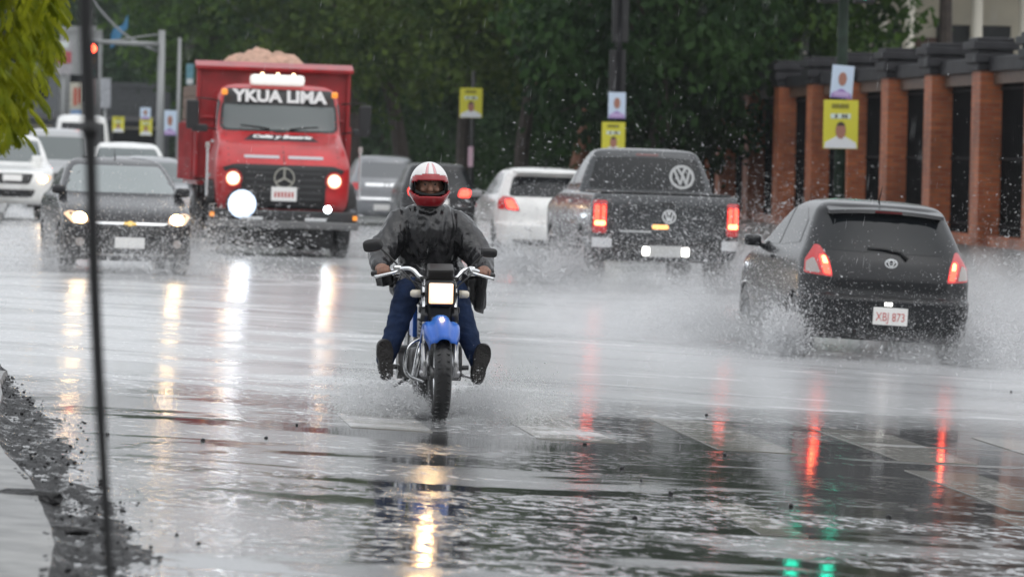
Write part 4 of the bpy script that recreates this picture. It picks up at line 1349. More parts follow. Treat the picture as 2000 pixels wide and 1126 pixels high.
rider = empty('person', (BX, BY, gz(BX, BY)), math.pi, 'motorcyclist in wet dark rain jacket, jeans and red and white helmet, feet lifted', 'person')
rider.rotation_euler = (0, 0, math.pi)
M_SKIN = mat('skin', (.27, .14, .095), .5, noise=.12, nscale=30, sss=.05)
HD = Vector((.035, -.02, 1.425))          # head centre
# local frame: +y towards the camera, +x is the picture's left
SHL, SHR = Vector((.205, -.10, 1.195)), Vector((-.165, -.10, 1.185))
ELL, ELR = Vector((.325, -.02, 1.015)), Vector((-.290, -.02, 1.005))
WRL, WRR = Vector((.350, .165, .925)), Vector((-.318, .165, .905))
HIPL, HIPR = Vector((.10, -.24, .86)), Vector((-.10, -.24, .86))
KNL, KNR = Vector((.175, .16, .755)), Vector((-.125, .16, .755))
ANL, ANR = Vector((.318, .35, .330)), Vector((-.265, .35, .315))
bm = bmesh.new()
# torso, neck, head
limb_shape(bm, (0, -.26, .86), .13, (.01, -.20, 1.02), .125, 1.15)
limb_shape(bm, (.01, -.20, 1.0), .125, (.02, -.13, 1.20), .13, 1.2)
limb_shape(bm, (.02, -.11, 1.22), .07, (.033, -.05, 1.36), .058)
ellipsoid(bm, HD + Vector((0, -.012, .02)), (.078, .098, .098))
limb_shape(bm, HD + Vector((0, .012, -.055)), .058, HD + Vector((0, .045, -.075)), .040)      # jaw, chin
limb_shape(bm, HD + Vector((0, .088, .028)), .009, HD + Vector((0, .108, -.012)), .016)        # nose
limb_shape(bm, HD + Vector((-.035, .074, .038)), .014, HD + Vector((.035, .074, .038)), .014)  # brow
limb_shape(bm, HD + Vector((-.02, .080, -.046)), .009, HD + Vector((.02, .080, -.046)), .009)  # mouth
for s_ in (-1, 1):
    ellipsoid(bm, HD + Vector((s_ * .040, .066, -.012)), (.022, .022, .02))                     # cheeks
    ellipsoid(bm, HD + Vector((s_ * .080, -.005, .0)), (.010, .022, .03))                       # ears
for (SH, EL, WR) in ((SHL, ELL, WRL), (SHR, ELR, WRR)):
    limb_shape(bm, SH, .058, EL, .046)
    limb_shape(bm, EL, .045, WR, .029)
for (H, K, A_) in ((HIPL, KNL, ANL), (HIPR, KNR, ANR)):
    limb_shape(bm, H, .088, K, .060)
    limb_shape(bm, K, .058, A_, .036)
# hands closed on the grips: palm behind the bar, fingers over the front, thumb below
hand_pts = []
for s_, WR, g0, g1 in ((1, WRL, Vector((.270, .295, .906)), Vector((.400, .215, .884))), (-1, WRR, Vector((-.230, .295, .906)), Vector((-.360, .215, .884)))):
    ax = (g1 - g0).normalized()
    mid = g0 + (g1 - g0) * .52
    limb_shape(bm, WR, .028, mid + Vector((0, -.035, .022)), .032, 1.25, ax)
    limb_shape(bm, mid - ax * .030 + Vector((0, -.020, .022)), .021, mid + ax * .032 + Vector((0, -.020, .020)), .019)
    for k in range(4):
        c = mid + ax * (-.036 + .024 * k)
        ln = (1.0, 1.08, 1.03, .85)[k]
        r_ = (.0095, .010, .0095, .0082)[k]
        p0 = c + Vector((0, -.014, .030)); p1 = c + Vector((0, .018, .031 * ln + .002)); p2 = c + Vector((0, .036 * ln, .008)); p3 = c + Vector((0, .026, -.016 * ln))
        limb_shape(bm, p0, r_ * 1.05, p1, r_, n=10); limb_shape(bm, p1, r_, p2, r_ * .95, n=10); limb_shape(bm, p2, r_ * .95, p3, r_ * .85, n=10)
    t0 = mid - ax * .040 + Vector((0, -.022, .012)); t1 = t0 - ax * .022 + Vector((0, .012, -.012)); t2 = t1 + Vector((0, .030, -.012)) + ax * .006
    limb_shape(bm, t0, .0135, t1, .0115, n=10); limb_shape(bm, t1, .0115, t2, .0095, n=10)
body = fuse('body', bm, .0062, M_SKIN, rider, 3)
body.data.name = 'body'
# eyes
for s_ in (-1, 1):
    e_ = lathe('eye', [(-.006, .001), (-.004, .009), (.002, .008), (.005, .001)], mat('eye_dark', (.03, .02, .018), .2), body, HD + Vector((s_ * .030, .078, .022)), 12, 'y')
    box('eyebrow', HD + Vector((s_ * .032, .090, .043)), (.036, .006, .008), mat('hair_black', (.01, .008, .007), .6), body, .002)
# jacket
M_JKT = mat('wet_black_nylon', (.020, .020, .022), .22, noise=.25, nscale=6, bump=1.0, bscale=11, spec=.65)
bm = bmesh.new()
limb_shape(bm, (0, -.25, .86), .185, (.012, -.19, 1.02), .165, 1.12)
limb_shape(bm, (.012, -.19, 1.02), .165, (.02, -.12, 1.17), .165, 1.22)
limb_shape(bm, (.02, -.13, 1.20), .13, (.028, -.09, 1.265), .075, 1.4)
limb_shape(bm, (.03, -.08, 1.25), .082, (.034, -.055, 1.30), .074)        # collar
limb_shape(bm, (-.12, -.11, 1.18), .095, (.16, -.11, 1.19), .095)
limb_shape(bm, (.06, -.085, 1.265), .062, SHL, .085)
limb_shape(bm, (.01, -.085, 1.265), .062, SHR, .085)
for (SH, EL, WR) in ((SHL, ELL, WRL), (SHR, ELR, WRR)):
    limb_shape(bm, SH, .090, EL, .080)
    limb_shape(bm, EL, .080, EL.lerp(WR, .86), .052)
    limb_shape(bm, SH.lerp(EL, .3) + Vector((0, -.03, -.05)), .075, EL + Vector((0, -.05, -.04)), .075)
# skirts of the jacket over the thighs, blown out to the sides
limb_shape(bm, (.10, -.20, .84), .14, (.17, .02, .80), .095)
limb_shape(bm, (-.10, -.20, .84), .14, (-.14, .02, .80), .095)
jk = fuse('jacket', bm, .0085, M_JKT, rider, 3, fold=.017, fscale=16, seed=3, stretch=(1, .6, .40))
# loose tails of the rain jacket hanging outside each thigh
def flap(pts_top, pts_bot, nm):
    vs, fs = [], []
    T_, B_ = smooth_path(pts_top, 5), smooth_path(pts_bot, 5)
    n_ = len(T_)
    m_ = 9
    for j in range(m_):
        for i in range(n_):
            u = j / (m_ - 1)
            q = T_[i].lerp(B_[i], u)
            q = q + Vector((.012 * math.sin(i * 1.1 + u * 2), .020 * math.sin(i * .9 + 2 * u), 0))
            vs.append(q)
    fs = [(j * n_ + i, j * n_ + i + 1, (j + 1) * n_ + i + 1, (j + 1) * n_ + i) for j in range(m_ - 1) for i in range(n_ - 1)]
    bm = bmesh.new()
    bv = [bm.verts.new(q) for q in vs]
    for f in fs: bm.faces.new([bv[i] for i in f])
    bmesh.ops.solidify(bm, geom=bm.faces[:], thickness=.006)
    return frombm(nm, bm, M_JKT, jk, smooth=True)
flap([(-.20, .10, .86), (-.27, .06, .88), (-.335, .0, .88), (-.33, -.12, .88), (-.20, -.25, .86)], [(-.20, .06, .74), (-.275, .02, .66), (-.325, -.05, .64), (-.33, -.15, .70), (-.22, -.25, .74)], 'jacket_tail')
flap([(.22, .10, .86), (.29, .06, .88), (.345, .0, .88), (.34, -.12, .88), (.22, -.25, .86)], [(.25, .06, .83), (.30, .02, .80), (.335, -.05, .80), (.32, -.15, .80), (.22, -.25, .80)], 'jacket_tail')
# jeans
M_JEAN = mat('wet_denim', (.012, .024, .062), .8, spec=.15, noise=.3, nscale=14, bump=.5, bscale=30)
bm = bmesh.new()
limb_shape(bm, (-.06, -.26, .84), .135, (.06, -.26, .84), .135)
for (H, K, A_) in ((HIPL, KNL, ANL), (HIPR, KNR, ANR)):
    limb_shape(bm, H, .112, K, .082)
    limb_shape(bm, K, .082, K.lerp(A_, .55), .066)
    limb_shape(bm, K.lerp(A_, .5), .067, A_ + Vector((0, .0, .03)), .054)
fuse('jeans', bm, .0085, M_JEAN, rider, 3, fold=.008, fscale=15, seed=9, stretch=(.6, .6, 1.1))
# shoes: sole faces the camera
M_SHOE = mat('wet_black_shoe', (.010, .009, .009), .45, bump=.3, bscale=50)
for A_, tw in ((ANL, R(6)), (ANR, R(-10))):
    def W(x, y, z):
        q = Matrix.Rotation(tw, 3, 'Y') @ Vector((x, y, z))
        return A_ + q
    bm = bmesh.new()
    ellipsoid(bm, W(0, .035, -.055), (.046, .045, .048))
    limb_shape(bm, W(0, .030, -.04), .044, W(0, .030, .06), .048, 1.0)
    limb_shape(bm, W(0, .035, .06), .050, W(0, .060, .115), .046, 1.08)
    limb_shape(bm, W(0, -.01, .01), .050, W(0, .02, -.03), .050)
    sh = fuse('shoe', bm, .007, M_SHOE, rider, 4)
    # sole outline
    out = []
    for k in range(28):
        a = 2 * math.pi * k / 28
        zz = math.sin(a)
        w_ = .052 + .010 * zz - .010 * math.exp(-((zz + .15) / .3) ** 2)
        out.append((w_ * math.copysign(abs(math.cos(a)) ** .75, math.cos(a)), .030 + .122 * zz))
    vs = [W(x, .074 + .03 * max(0, (z - .06) / .1) ** 1.5, z) for (x, z) in out] + [W(x, .094 + .03 * max(0, (z - .06) / .1) ** 1.5, z) for (x, z) in out]
    N = len(out)
    fs = [(i, (i + 1) % N, N + (i + 1) % N, N + i) for i in range(N)] + [tuple(range(N - 1, -1, -1)), tuple(range(N, 2 * N))]
    pyd('sole', vs, fs, mat('sole_rubber', (.016, .014, .013), .5, bump=.6, bscale=70), sh)

# helmet
M_HW = mat('helmet_white', (.80, .78, .77), .18, coat=1.0)
M_HR = mat('helmet_red', (.34, .008, .016), .25, coat=.5)
M_HP = mat('helmet_pink_stripe', (.72, .36, .38), .2, coat=1.0)
M_HB = mat('helmet_black', (.012, .012, .013), .3, coat=.5)
HC = HD + Vector((0, -.005, .012))
nu, nv = 72, 48
def hpt(th, ph, k=1.0):
    """th azimuth (0 = face), ph elevation"""
    x = math.sin(th) * math.cos(ph); y = math.cos(th) * math.cos(ph); z = math.sin(ph)
    r = Vector((.124, .150, .150))
    chin = smoothstep(-.15, -.9, z)
    q = Vector((x * r.x * (1 - .10 * chin), y * r.y * (1 + .06 * chin * max(0, y)), z * r.z * (1 - .03 * chin)))
    return HC + q * k
groups = {}
for i in range(nu):
    for j in range(nv):
        th0, th1 = -math.pi + 2 * math.pi * i / nu, -math.pi + 2 * math.pi * (i + 1) / nu
        ph0, ph1 = -1.12 + (math.pi / 2 + 1.12) * j / nv, -1.12 + (math.pi / 2 + 1.12) * (j + 1) / nv
        th, ph = (th0 + th1) / 2, (ph0 + ph1) / 2
        ath = abs(th)
        top, bot = .24 - .10 * (ath / 1.15) ** 2, -.47 + .24 * (ath / 1.15) ** 3
        if ath < 1.12 and bot < ph < top:
            key = None
        elif ath < 1.25 and top <= ph < top + .26: key = 'brow_band'
        elif ath < 1.35 and ph <= bot and ph > -.95: key = 'chin_bar'
        elif ath < 1.6 and ath >= 1.12 and bot - .05 < ph < top + .15: key = 'visor_pivot'
        elif ph <= -.95 or (ath >= 1.35 and ph < -.25): key = 'neck_roll'
        elif ph > top + .26 and .16 < ath < .34 and ph < 1.25: key = 'stripe'
        else: key = 'helmet'
        if key:
            groups.setdefault(key, []).append((th0, th1, ph0, ph1))
hm = None
for key in ('helmet', 'brow_band', 'chin_bar', 'visor_pivot', 'neck_roll', 'stripe'):
    bm = bmesh.new()
    k = {'helmet': 1.0, 'brow_band': 1.012, 'chin_bar': 1.015, 'visor_pivot': 1.01, 'neck_roll': .99, 'stripe': 1.002}[key]
    for (a0, a1, b0, b1) in groups[key]:
        bm.faces.new([bm.verts.new(hpt(a, b_, k)) for a, b_ in ((a0, b0), (a1, b0), (a1, b1), (a0, b1))])
    bmesh.ops.remove_doubles(bm, verts=bm.verts[:], dist=.0005)
    bmesh.ops.recalc_face_normals(bm, faces=bm.faces[:])
    bmesh.ops.solidify(bm, geom=bm.faces[:], thickness=.012)
    M_ = {'helmet': M_HW, 'brow_band': M_HR, 'chin_bar': M_HR, 'visor_pivot': M_HB, 'neck_roll': M_HB, 'stripe': M_HP}[key]
    o = frombm(key, bm, M_, rider if key == 'helmet' else hm, smooth=True)
    if key == 'helmet': hm = o
bm = bmesh.new()
for (a, b0, b1) in [(a_, -.7, .5) for a_ in np.linspace(-1.2, 1.2, 25)]: pass
vs, fs = [], []
n_ = 25
for j in range(9):
    for i in range(n_):
        a = 1.0 + (2 * math.pi - 2.0) * i / (n_ - 1)
        vs.append(hpt(a, -.85 + 1.55 * j / 8, .90))
fs = [(j * n_ + i, j * n_ + i + 1, (j + 1) * n_ + i + 1, (j + 1) * n_ + i) for j in range(8) for i in range(n_ - 1)]
pyd('lining', vs, fs, mat('lining_black', (.008, .008, .008), .9), hm, smooth=True)
vs, fs = [], []
for i in range(21):
    a = -.95 + 1.9 * i / 20
    for ph, k in ((-.42 + .12 * (a / .95) ** 2, .99), (-.30 + .14 * (a / .95) ** 2 - .06 * (1 - (a / .95) ** 2), .93), (-.62, .86)):
        vs.append(hpt(a, ph, k))
fs = [(i * 3 + j, i * 3 + j + 1, i * 3 + 4 + j, i * 3 + 3 + j) for i in range(20) for j in range(2)]
pyd('chin_pad', vs, fs, mat('lining_black', (0, 0, 0)), hm, smooth=True)
# ------------------------------------------------------------------ brick wall with railings
def brick_mat(name, c1, c2, mortar):
    m = bpy.data.materials.new(name)
    m.use_nodes = True
    nt = m.node_tree
    b = nt.nodes['Principled BSDF']
    geo = nt.nodes.new('ShaderNodeNewGeometry')
    sep = nt.nodes.new('ShaderNodeSeparateXYZ')
    nt.links.new(geo.outputs['Position'], sep.inputs[0])
    cmb = nt.nodes.new('ShaderNodeCombineXYZ')
    nt.links.new(math_node(nt, 'ADD', sep.outputs[0], sep.outputs[1]), cmb.inputs[0])
    nt.links.new(sep.outputs[2], cmb.inputs[1])
    br = nt.nodes.new('ShaderNodeTexBrick')
    br.inputs['Scale'].default_value = 1.0
    br.inputs['Brick Width'].default_value = .25
    br.inputs['Row Height'].default_value = .075
    br.inputs['Mortar Size'].default_value = .010
    br.inputs['Color1'].default_value = (*c1, 1)
    br.inputs['Color2'].default_value = (*c2, 1)
    br.inputs['Mortar'].default_value = (*mortar, 1)
    nt.links.new(cmb.outputs[0], br.inputs['Vector'])
    ns = noise_node(nt, geo.outputs['Position'], (1.2, 1.2, .8), 4)
    hv = nt.nodes.new('ShaderNodeHueSaturation')
    nt.links.new(br.outputs['Color'], hv.inputs['Color'])
    nt.links.new(maprange(nt, ns, .3, .7, .65, 1.2), hv.inputs['Value'])
    nt.links.new(hv.outputs[0], b.inputs['Base Color'])
    b.inputs['Roughness'].default_value = .5
    bp = nt.nodes.new('ShaderNodeBump')
    bp.inputs['Distance'].default_value = .01
    bp.invert = True
    nt.links.new(br.outputs['Fac'], bp.inputs['Height'])
    nt.links.new(bp.outputs[0], b.inputs['Normal'])
    return m
M_BRICK = brick_mat('red_brick', (.52, .150, .050), (.34, .080, .030), (.30, .15, .09))
M_CAP = mat('dark_coping', (.024, .024, .027), .5, spec=.25, noise=.4, nscale=3)
M_RAIL = mat('black_iron', (.006, .006, .007), .7, spec=.1)
wall = empty('brick_wall', (16.2, 100, .2), 0, 'long red brick pillar wall with dark stepped coping and black railings', 'wall')
PITCH = 4.3
def local(o):
    o.parent = wall
    o.matrix_parent_inverse = Matrix.Translation(wall.location).inverted()
    return o
pil_me = cap_me = None
zb, zt = .05, 3.25
ysw = [60.8 + PITCH * k for k in range(13)]
for k, y0 in enumerate(ysw):
    if pil_me is None:
        o = box('pillar', (0, 0, 0), (.50, .72, zt - zb), M_BRICK)
        pil_me = o.data
        bm = bmesh.new()
        for (w_, z0, z1) in ((.60, 0, .13), (.70, .13, .30), (.60, .30, .36), (.78, .36, .50), (.62, .50, .57)):
            box_bm(bm, (0, 0, (z0 + z1) / 2), (w_ + .02, w_ + .22, z1 - z0), None, .02)
        c_ = frombm('coping', bm, M_CAP)
        cap_me = c_.data
        bars = bmesh.new()
        for q in range(22):
            vs, fs = tube_data([(0, -1.7 + q * .162, .0), (0, -1.7 + q * .162, 2.75)], .014, 6)
            bv = [bars.verts.new(x) for x in vs]
            for f in fs: bars.faces.new([bv[i] for i in f])
        for zz in (.25, 1.4, 2.6):
            box_bm(bars, (0, 0, zz), (.05, 3.5, .05))
        box_bm(bars, (.03, 0, 1.42), (.02, 3.56, 2.8))
        bo = frombm('railing_bars', bars, M_RAIL)
        bar_me = bo.data
        bo['kind'] = 'stuff'
        bo.location = (16.38, y0 + PITCH / 2, .35)
        local(bo)
    else:
        o = bpy.data.objects.new('pillar', pil_me); C.objects.link(o)
        c_ = bpy.data.objects.new('coping', cap_me); C.objects.link(c_)
        bo = bpy.data.objects.new('railing_bars', bar_me); C.objects.link(bo)
        bo['kind'] = 'stuff'
        bo.location = (16.38, y0 + PITCH / 2, .35)
        local(bo)
    o.location = (16.25, y0, (zb + zt) / 2)
    c_.location = (16.25, y0, zt)
    local(o); local(c_)
    ym = y0 + PITCH / 2
    if k < 12:
        local(box('lintel', (16.36, ym, 3.13), (.26, PITCH - .70, .20), mat('lintel_brown', (.10, .06, .04), .5, noise=.3)))
        local(box('beam_coping', (16.36, ym, 3.36), (.46, PITCH - .86, .25), M_CAP, None, .02))
        local(box('plinth', (16.33, ym, .22), (.34, PITCH - .70, .42), M_BRICK))
# dark hedge behind the railings
def leaf_cloud(centers, n_per, spread, size, seed, droop=0.0, aspect=.6):
    """leaf-sized faces round many clump centres, as one mesh"""
    r = np.random.default_rng(seed)
    cs = np.repeat(np.asarray(centers, float), n_per, axis=0)
    N = len(cs)
    p = cs + r.normal(0, 1, (N, 3)) * spread
    d = r.normal(0, 1, (N, 3)); d[:, 2] -= droop; d /= np.linalg.norm(d, axis=1, keepdims=True)
    e = np.cross(d, r.normal(0, 1, (N, 3))); e /= np.linalg.norm(e, axis=1, keepdims=True)
    s = size * r.uniform(.6, 1.3, (N, 1))
    V = np.empty((N, 4, 3))
    V[:, 0] = p; V[:, 1] = p + d * s * .5 + e * s * aspect * .5; V[:, 2] = p + d * s; V[:, 3] = p + d * s * .5 - e * s * aspect * .5
    me = bpy.data.meshes.new('leaves')
    me.vertices.add(N * 4); me.loops.add(N * 4); me.polygons.add(N)
    me.vertices.foreach_set('co', V.reshape(-1))
    me.loops.foreach_set('vertex_index', np.arange(N * 4, dtype=np.int32))
    me.polygons.foreach_set('loop_start', np.arange(0, N * 4, 4, dtype=np.int32))
    me.polygons.foreach_set('loop_total', np.full(N, 4, dtype=np.int32))
    me.update(); me.validate()
    return me

def leaf_mat(name, c1, c2, scale=.6, trans=.35):
    m = bpy.data.materials.new(name)
    m.use_nodes = True
    nt = m.node_tree
    b = nt.nodes['Principled BSDF']
    geo = nt.nodes.new('ShaderNodeNewGeometry')
    ns = noise_node(nt, geo.outputs['Position'], (scale, scale, scale), 4)
    mix = nt.nodes.new('ShaderNodeMix'); mix.data_type = 'RGBA'
    nt.links.new(maprange(nt, ns, .35, .65, 0, 1), mix.inputs[0])
    mix.inputs[6].default_value = (*c1, 1); mix.inputs[7].default_value = (*c2, 1)
    nt.links.new(mix.outputs[2], b.inputs['Base Color'])
    b.inputs['Roughness'].default_value = .6
    b.inputs['Specular IOR Level'].default_value = .15
    tr = nt.nodes.new('ShaderNodeBsdfTranslucent')
    nt.links.new(mix.outputs[2], tr.inputs['Color'])
    ms = nt.nodes.new('ShaderNodeMixShader')
    ms.inputs[0].default_value = trans
    nt.links.new(b.outputs[0], ms.inputs[1]); nt.links.new(tr.outputs[0], ms.inputs[2])
    nt.links.new(ms.outputs[0], nt.nodes['Material Output'].inputs['Surface'])
    return m
M_LEAF = [leaf_mat('leaf_dark', (.009, .028, .009), (.032, .072, .018)), leaf_mat('leaf_mid', (.018, .050, .012), (.082, .150, .028)),
          leaf_mat('leaf_olive', (.024, .050, .012), (.095, .140, .030)), leaf_mat('leaf_grey', (.018, .042, .020), (.044, .082, .034))]
M_BARK = mat('bark', (.040, .030, .024), .8, noise=.4, nscale=5, bump=.8, bscale=10)
M_BARKR = mat('reddish_bark', (.16, .065, .035), .75, noise=.4, nscale=5, bump=.8, bscale=10)

hd = link('hedge', leaf_cloud([(17.6 + random.uniform(-.5, .5), random.uniform(60, 114), random.uniform(.3, 2.9)) for _ in range(900)], 18, .22, .22, 5), M_LEAF[0])
tag(hd, 'clipped dark hedge running behind the railings of the brick wall', 'hedge')
hd = link('hedge', leaf_cloud([(15.2 + random.uniform(-1.1, 1.1), random.uniform(113, 190), random.uniform(.2, 2.9)) for _ in range(1300)], 18, .24, .26, 6), M_LEAF[0])
tag(hd, 'loose dark hedge under the street trees beyond the end of the brick wall', 'hedge')

# ------------------------------------------------------------------ trees
def tree_meshes(seed, H, crown_r, crown_z0, n_clump, n_leaf, size, droop=0.0, lean=0.0):
    r = random.Random(seed)
    # trunk and limbs
    vs, fs = [], []
    def add(pts, rad, n=8):
        v_, f_ = tube_data(pts, rad, n)
        o_ = len(vs)
        vs.extend(v_); fs.extend([tuple(i + o_ for i in f) for f in f_])
    top = Vector((lean * H * .5, 0, H * .55))
    path = smooth_path([(0, 0, -.1), (lean * .8, r.uniform(-.1, .1), H * .2), (lean * 1.6 + r.uniform(-.1, .1), r.uniform(-.2, .2), H * .38), top], 4)
    add(path, [.24 - .13 * i / (len(path) - 1) for i in range(len(path))])
    ends = []
    for k in range(8):
        a = 2 * math.pi * k / 8 + r.uniform(-.3, .3)
        s = path[int(len(path) * (r.uniform(.5, .95) if crown_z0 < 5 else .92))]
        e = Vector((top.x + math.cos(a) * crown_r * r.uniform(.5, .9), math.sin(a) * crown_r * r.uniform(.5, .9), r.uniform(crown_z0 + .3, H * .9)))
        mid = s.lerp(e, .5) + Vector((0, 0, .4))
        add(smooth_path([s, mid, e], 3), [.09, .08, .07, .055, .04, .03, .02], 6)
        ends.append(e)
    cs = []
    for _ in range(n_clump):
        while True:
            q = Vector((r.uniform(-1, 1), r.uniform(-1, 1), r.uniform(-1, 1)))
            if .25 < q.length < 1: break
        zc, hz = (crown_z0 + H) / 2, (H - crown_z0) / 2
        q2 = Vector((top.x + q.x * crown_r, q.y * crown_r, zc + q.z * hz))
        cs.append(q2)
    lm = leaf_cloud(cs, n_leaf, np.array([.38, .38, .28]) * (crown_r / 3.2), size, seed, droop)
    return vs, fs, lm
TV = {}
def tree(name, label, X, Y, var, leaf, bark=M_BARK, rz=0.0, sc=1.0, group=None):
    if var not in TV:
        P_ = {'a': (11, 8.5, 3.4, 2.9, 150, 60, .26, .3, 0), 'b': (12, 9.5, 3.8, 2.6, 170, 60, .28, .5, .5), 'c': (13, 7.5, 3.0, 2.3, 130, 60, .24, .4, -.4),
              'w': (14, 8.0, 3.0, 1.2, 190, 60, .26, 1.6, 0), 'f': (15, 11, 4.6, 1.5, 170, 50, .38, .3, 0), 't': (16, 13, 3.2, 7.6, 100, 50, .26, .3, 0)}[var]
        vs, fs, lm = tree_meshes(*P_)
        tm = bpy.data.meshes.new('trunk'); tm.from_pydata([tuple(v_) for v_ in vs], [], fs); tm.update()
        TV[var] = (tm, lm)
    tm, lm = TV[var]
    root = empty(name, (X, Y, gz(X, Y) + (.1 if X > 11 else 0)), rz, label, 'tree', group)
    root.scale = (sc, sc, sc)
    for nm, me, mt in (('trunk', tm, bark), ('crown', lm, leaf)):
        o = bpy.data.objects.new(nm, me); C.objects.link(o); o.parent = root
        if not me.materials: me.materials.append(mt)
        o.material_slots[0].link = 'OBJECT'
        o.material_slots[0].material = mt
    return root
G_ST = 'street trees along the pavement'
def px_x(px, Y): return at(px, 300, Y).x
spots = [(1285, 102, 'w', 0, M_BARK, 1.0, 'drooping dark green tree with foliage hanging in front of the brick wall'),
         (1290, 108, 'b', 1, M_BARK, 1.0, 'leafy street tree right behind the dark traffic signal pole'),
         (1106, 114, 'b', 1, M_BARKR, 1.0, 'street tree with leaning reddish trunk above the white hatchback'),
         (1020, 122, 'a', 2, M_BARK, 1.05, 'olive street tree with dark trunk between poster and reddish trunk'),
         (905, 136, 'a', 2, M_BARK, 1.1, 'olive green tree behind the yellow poster above the rider'),
         (800, 150, 'c', 2, M_BARK, 1.3, 'pale olive tree crown just right of the truck'),
         (690, 172, 'a', 3, M_BARK, 1.3, 'tree rising behind the right edge of the tipper truck'),
         (610, 195, 'b', 1, M_BARK, 1.4, 'bright green tree crown behind the sand heap'),
         (500, 215, 'a', 3, M_BARK, 1.5, 'hazy tree left of the sand heap'),
         (400, 235, 'f', 3, M_BARK, 1.1, 'hazy tree behind the traffic light mast'),
         (270, 250, 'f', 3, M_BARK, 1.1, 'hazy tree above the red traffic light'),
         (130, 262, 'f', 3, M_BARK, 1.1, 'hazy tree far off behind the shop signs'),
         (0, 255, 'f', 3, M_BARK, 1.1, 'far tree behind the near hanging leaves'),
         (1310, 113, 'c', 0, M_BARK, 1.1, 'dark garden tree over the wall beside the drooping tree'),
         (1395, 117, 'c', 1, M_BARK, .9, 'garden tree behind the tall green signal pole'),
         (1365, 125, 'f', 0, M_BARK, 1.0, 'broad dark tree standing behind the wall'),
         (1190, 135, 'f', 0, M_BARK, 1.0, 'broad dark tree behind the street trees'),
         (1040, 155, 'f', 0, M_BARK, 1.1, 'dark tree closing the gap behind the white hatchback'),
         (880, 180, 'f', 0, M_BARK, 1.2, 'dark tree far behind the rider'),
         (750, 205, 'f', 3, M_BARK, 1.3, 'distant dull tree behind the silver car'),
         (620, 240, 'f', 3, M_BARK, 1.3, 'distant dull tree behind the tipper body'),
         (1838, 104, 't', 1, M_BARK, 1.0, 'garden tree whose dark trunk stands in front of the columned house')]
for i, (px, Y, var, lf, bk, sc, lb) in enumerate(spots):
    tree('street_tree' if i < 9 else 'background_tree', lb, px_x(px, Y), Y, var, M_LEAF[lf], bk, random.uniform(0, 6.2) if i not in (2,) else 0, sc)
# far wood closing the view
cs = [(random.uniform(-60, 90), random.uniform(285, 330), random.uniform(.5, 16)) for _ in range(1500)] + [(random.uniform(-30, 60), random.uniform(262, 285), random.uniform(.2, 4.5)) for _ in range(420)]
wood = link('far_wood', leaf_cloud(cs, 18, np.array([1.6, 1.6, 1.2]), 1.5, 77), M_LEAF[3])
tag(wood, 'hazy mass of trees closing the end of the street', 'trees', kind='stuff')

# unseen trees added behind the camera to darken the cars' reflections
cs = [(random.uniform(-45, 70), random.uniform(-34, -14), random.uniform(.3, 11)) for _ in range(900)]
wood2 = link('unseen_wood', leaf_cloud(cs, 16, np.array([1.2, 1.2, .9]), 1.3, 78), M_LEAF[0])
tag(wood2, 'unseen belt of trees added behind the camera to darken reflections', 'trees', kind='stuff')

# ------------------------------------------------------------------ house with pale columns behind the wall
M_CREAM = mat('cream_render', (.52, .49, .40), .7, noise=.12, nscale=1)
hx = px_x(1800, 118)
house = empty('columned_house', (hx, 118, 1.2), 0, 'cream house with tall round columns behind the brick wall', 'house')
def hbox(nm, c, s, m_, bev=0): return box(nm, c, s, m_, house, bev)
hbox('wall', (0, 3.5, 3.2), (16, .4, 8), M_CREAM)
hbox('terrace', (0, 1.4, .55), (16, 4.2, 1.3), M_CREAM)
hbox('roof', (0, 1.6, 7.4), (17, 6, .5), mat('roof_tile', (.25, .10, .06), .7))
for px in (1712, 1765, 1897, 1640, 1990):
    xx = px_x(px, 118) - hx
    c_ = lathe('column', [(1.2, .001), (1.2, .20), (1.32, .20), (1.34, .165), (7.0, .145), (7.02, .2), (7.15, .2), (7.15, .001)], mat('column_paint', (.66, .63, .54), .6), house, (xx, -.3, 0), 18, 'z')
for px in (1735, 1860, 1940):
    xx = px_x(px, 121) - hx
    w_ = hbox('window', (xx, 3.28, 3.2), (.9, .06, 1.9), mat('house_glass', (.02, .022, .024), .1))
    box('frame', (xx, 3.23, 4.2), (1.05, .05, .08), M_CREAM, w_); box('sill', (xx, 3.20, 2.2), (1.1, .12, .08), M_CREAM, w_)
hbox('door', (px_x(1800, 121) - hx, 3.28, 2.6), (1.0, .06, 2.4), mat('door_wood', (.07, .03, .018), .5))

# ------------------------------------------------------------------ poles, signals, posters
M_POLEG = mat('green_pole_paint', (.016, .030, .020), .6, noise=.3, spec=.2)
M_GALV = mat('galvanised', (.30, .31, .31), .45, .4)
def signal_head(parent, loc, lit, facing=-1):
    b_ = box('signal_head', loc, (.34, .24, 1.02), M_BLACK, parent, .02)
    for k, nm in enumerate(('green', 'amber', 'red')):
        z = loc[2] - .32 + .32 * k
        y = loc[1] + facing * .13
        lens_m = {'green': mat('signal_green_on', (.0, .6, .45), .3, emit=(.02, 1.0, .62), es=7) if lit == 'green' else mat('signal_green_off', (.0, .06, .04), .3),
                  'amber': mat('signal_amber_off', (.12, .06, .0), .3),
                  'red': mat('signal_red_on', (.8, .05, .02), .3, emit=(1, .07, .03), es=14) if lit == 'red' else mat('signal_red_off', (.09, .005, .005), .3)}[nm]
        lathe('signal_lens', [(facing * .0, .001), (facing * .0, .115), (facing * .02, .10), (facing * .03, .001)], lens_m, b_, (loc[0], y, z), 18, 'y')
        vs, fs = [], []
        for i in range(13):
            a = R(-10 + 200 * i / 12)
            for yy in (0, facing * .17): vs.append((loc[0] + .13 * math.cos(a), y + yy, z + .13 * math.sin(a)))
        pyd('visor', vs, [(2 * i, 2 * i + 2, 2 * i + 3, 2 * i + 1) for i in range(12)], M_BLACK, b_)
    return b_
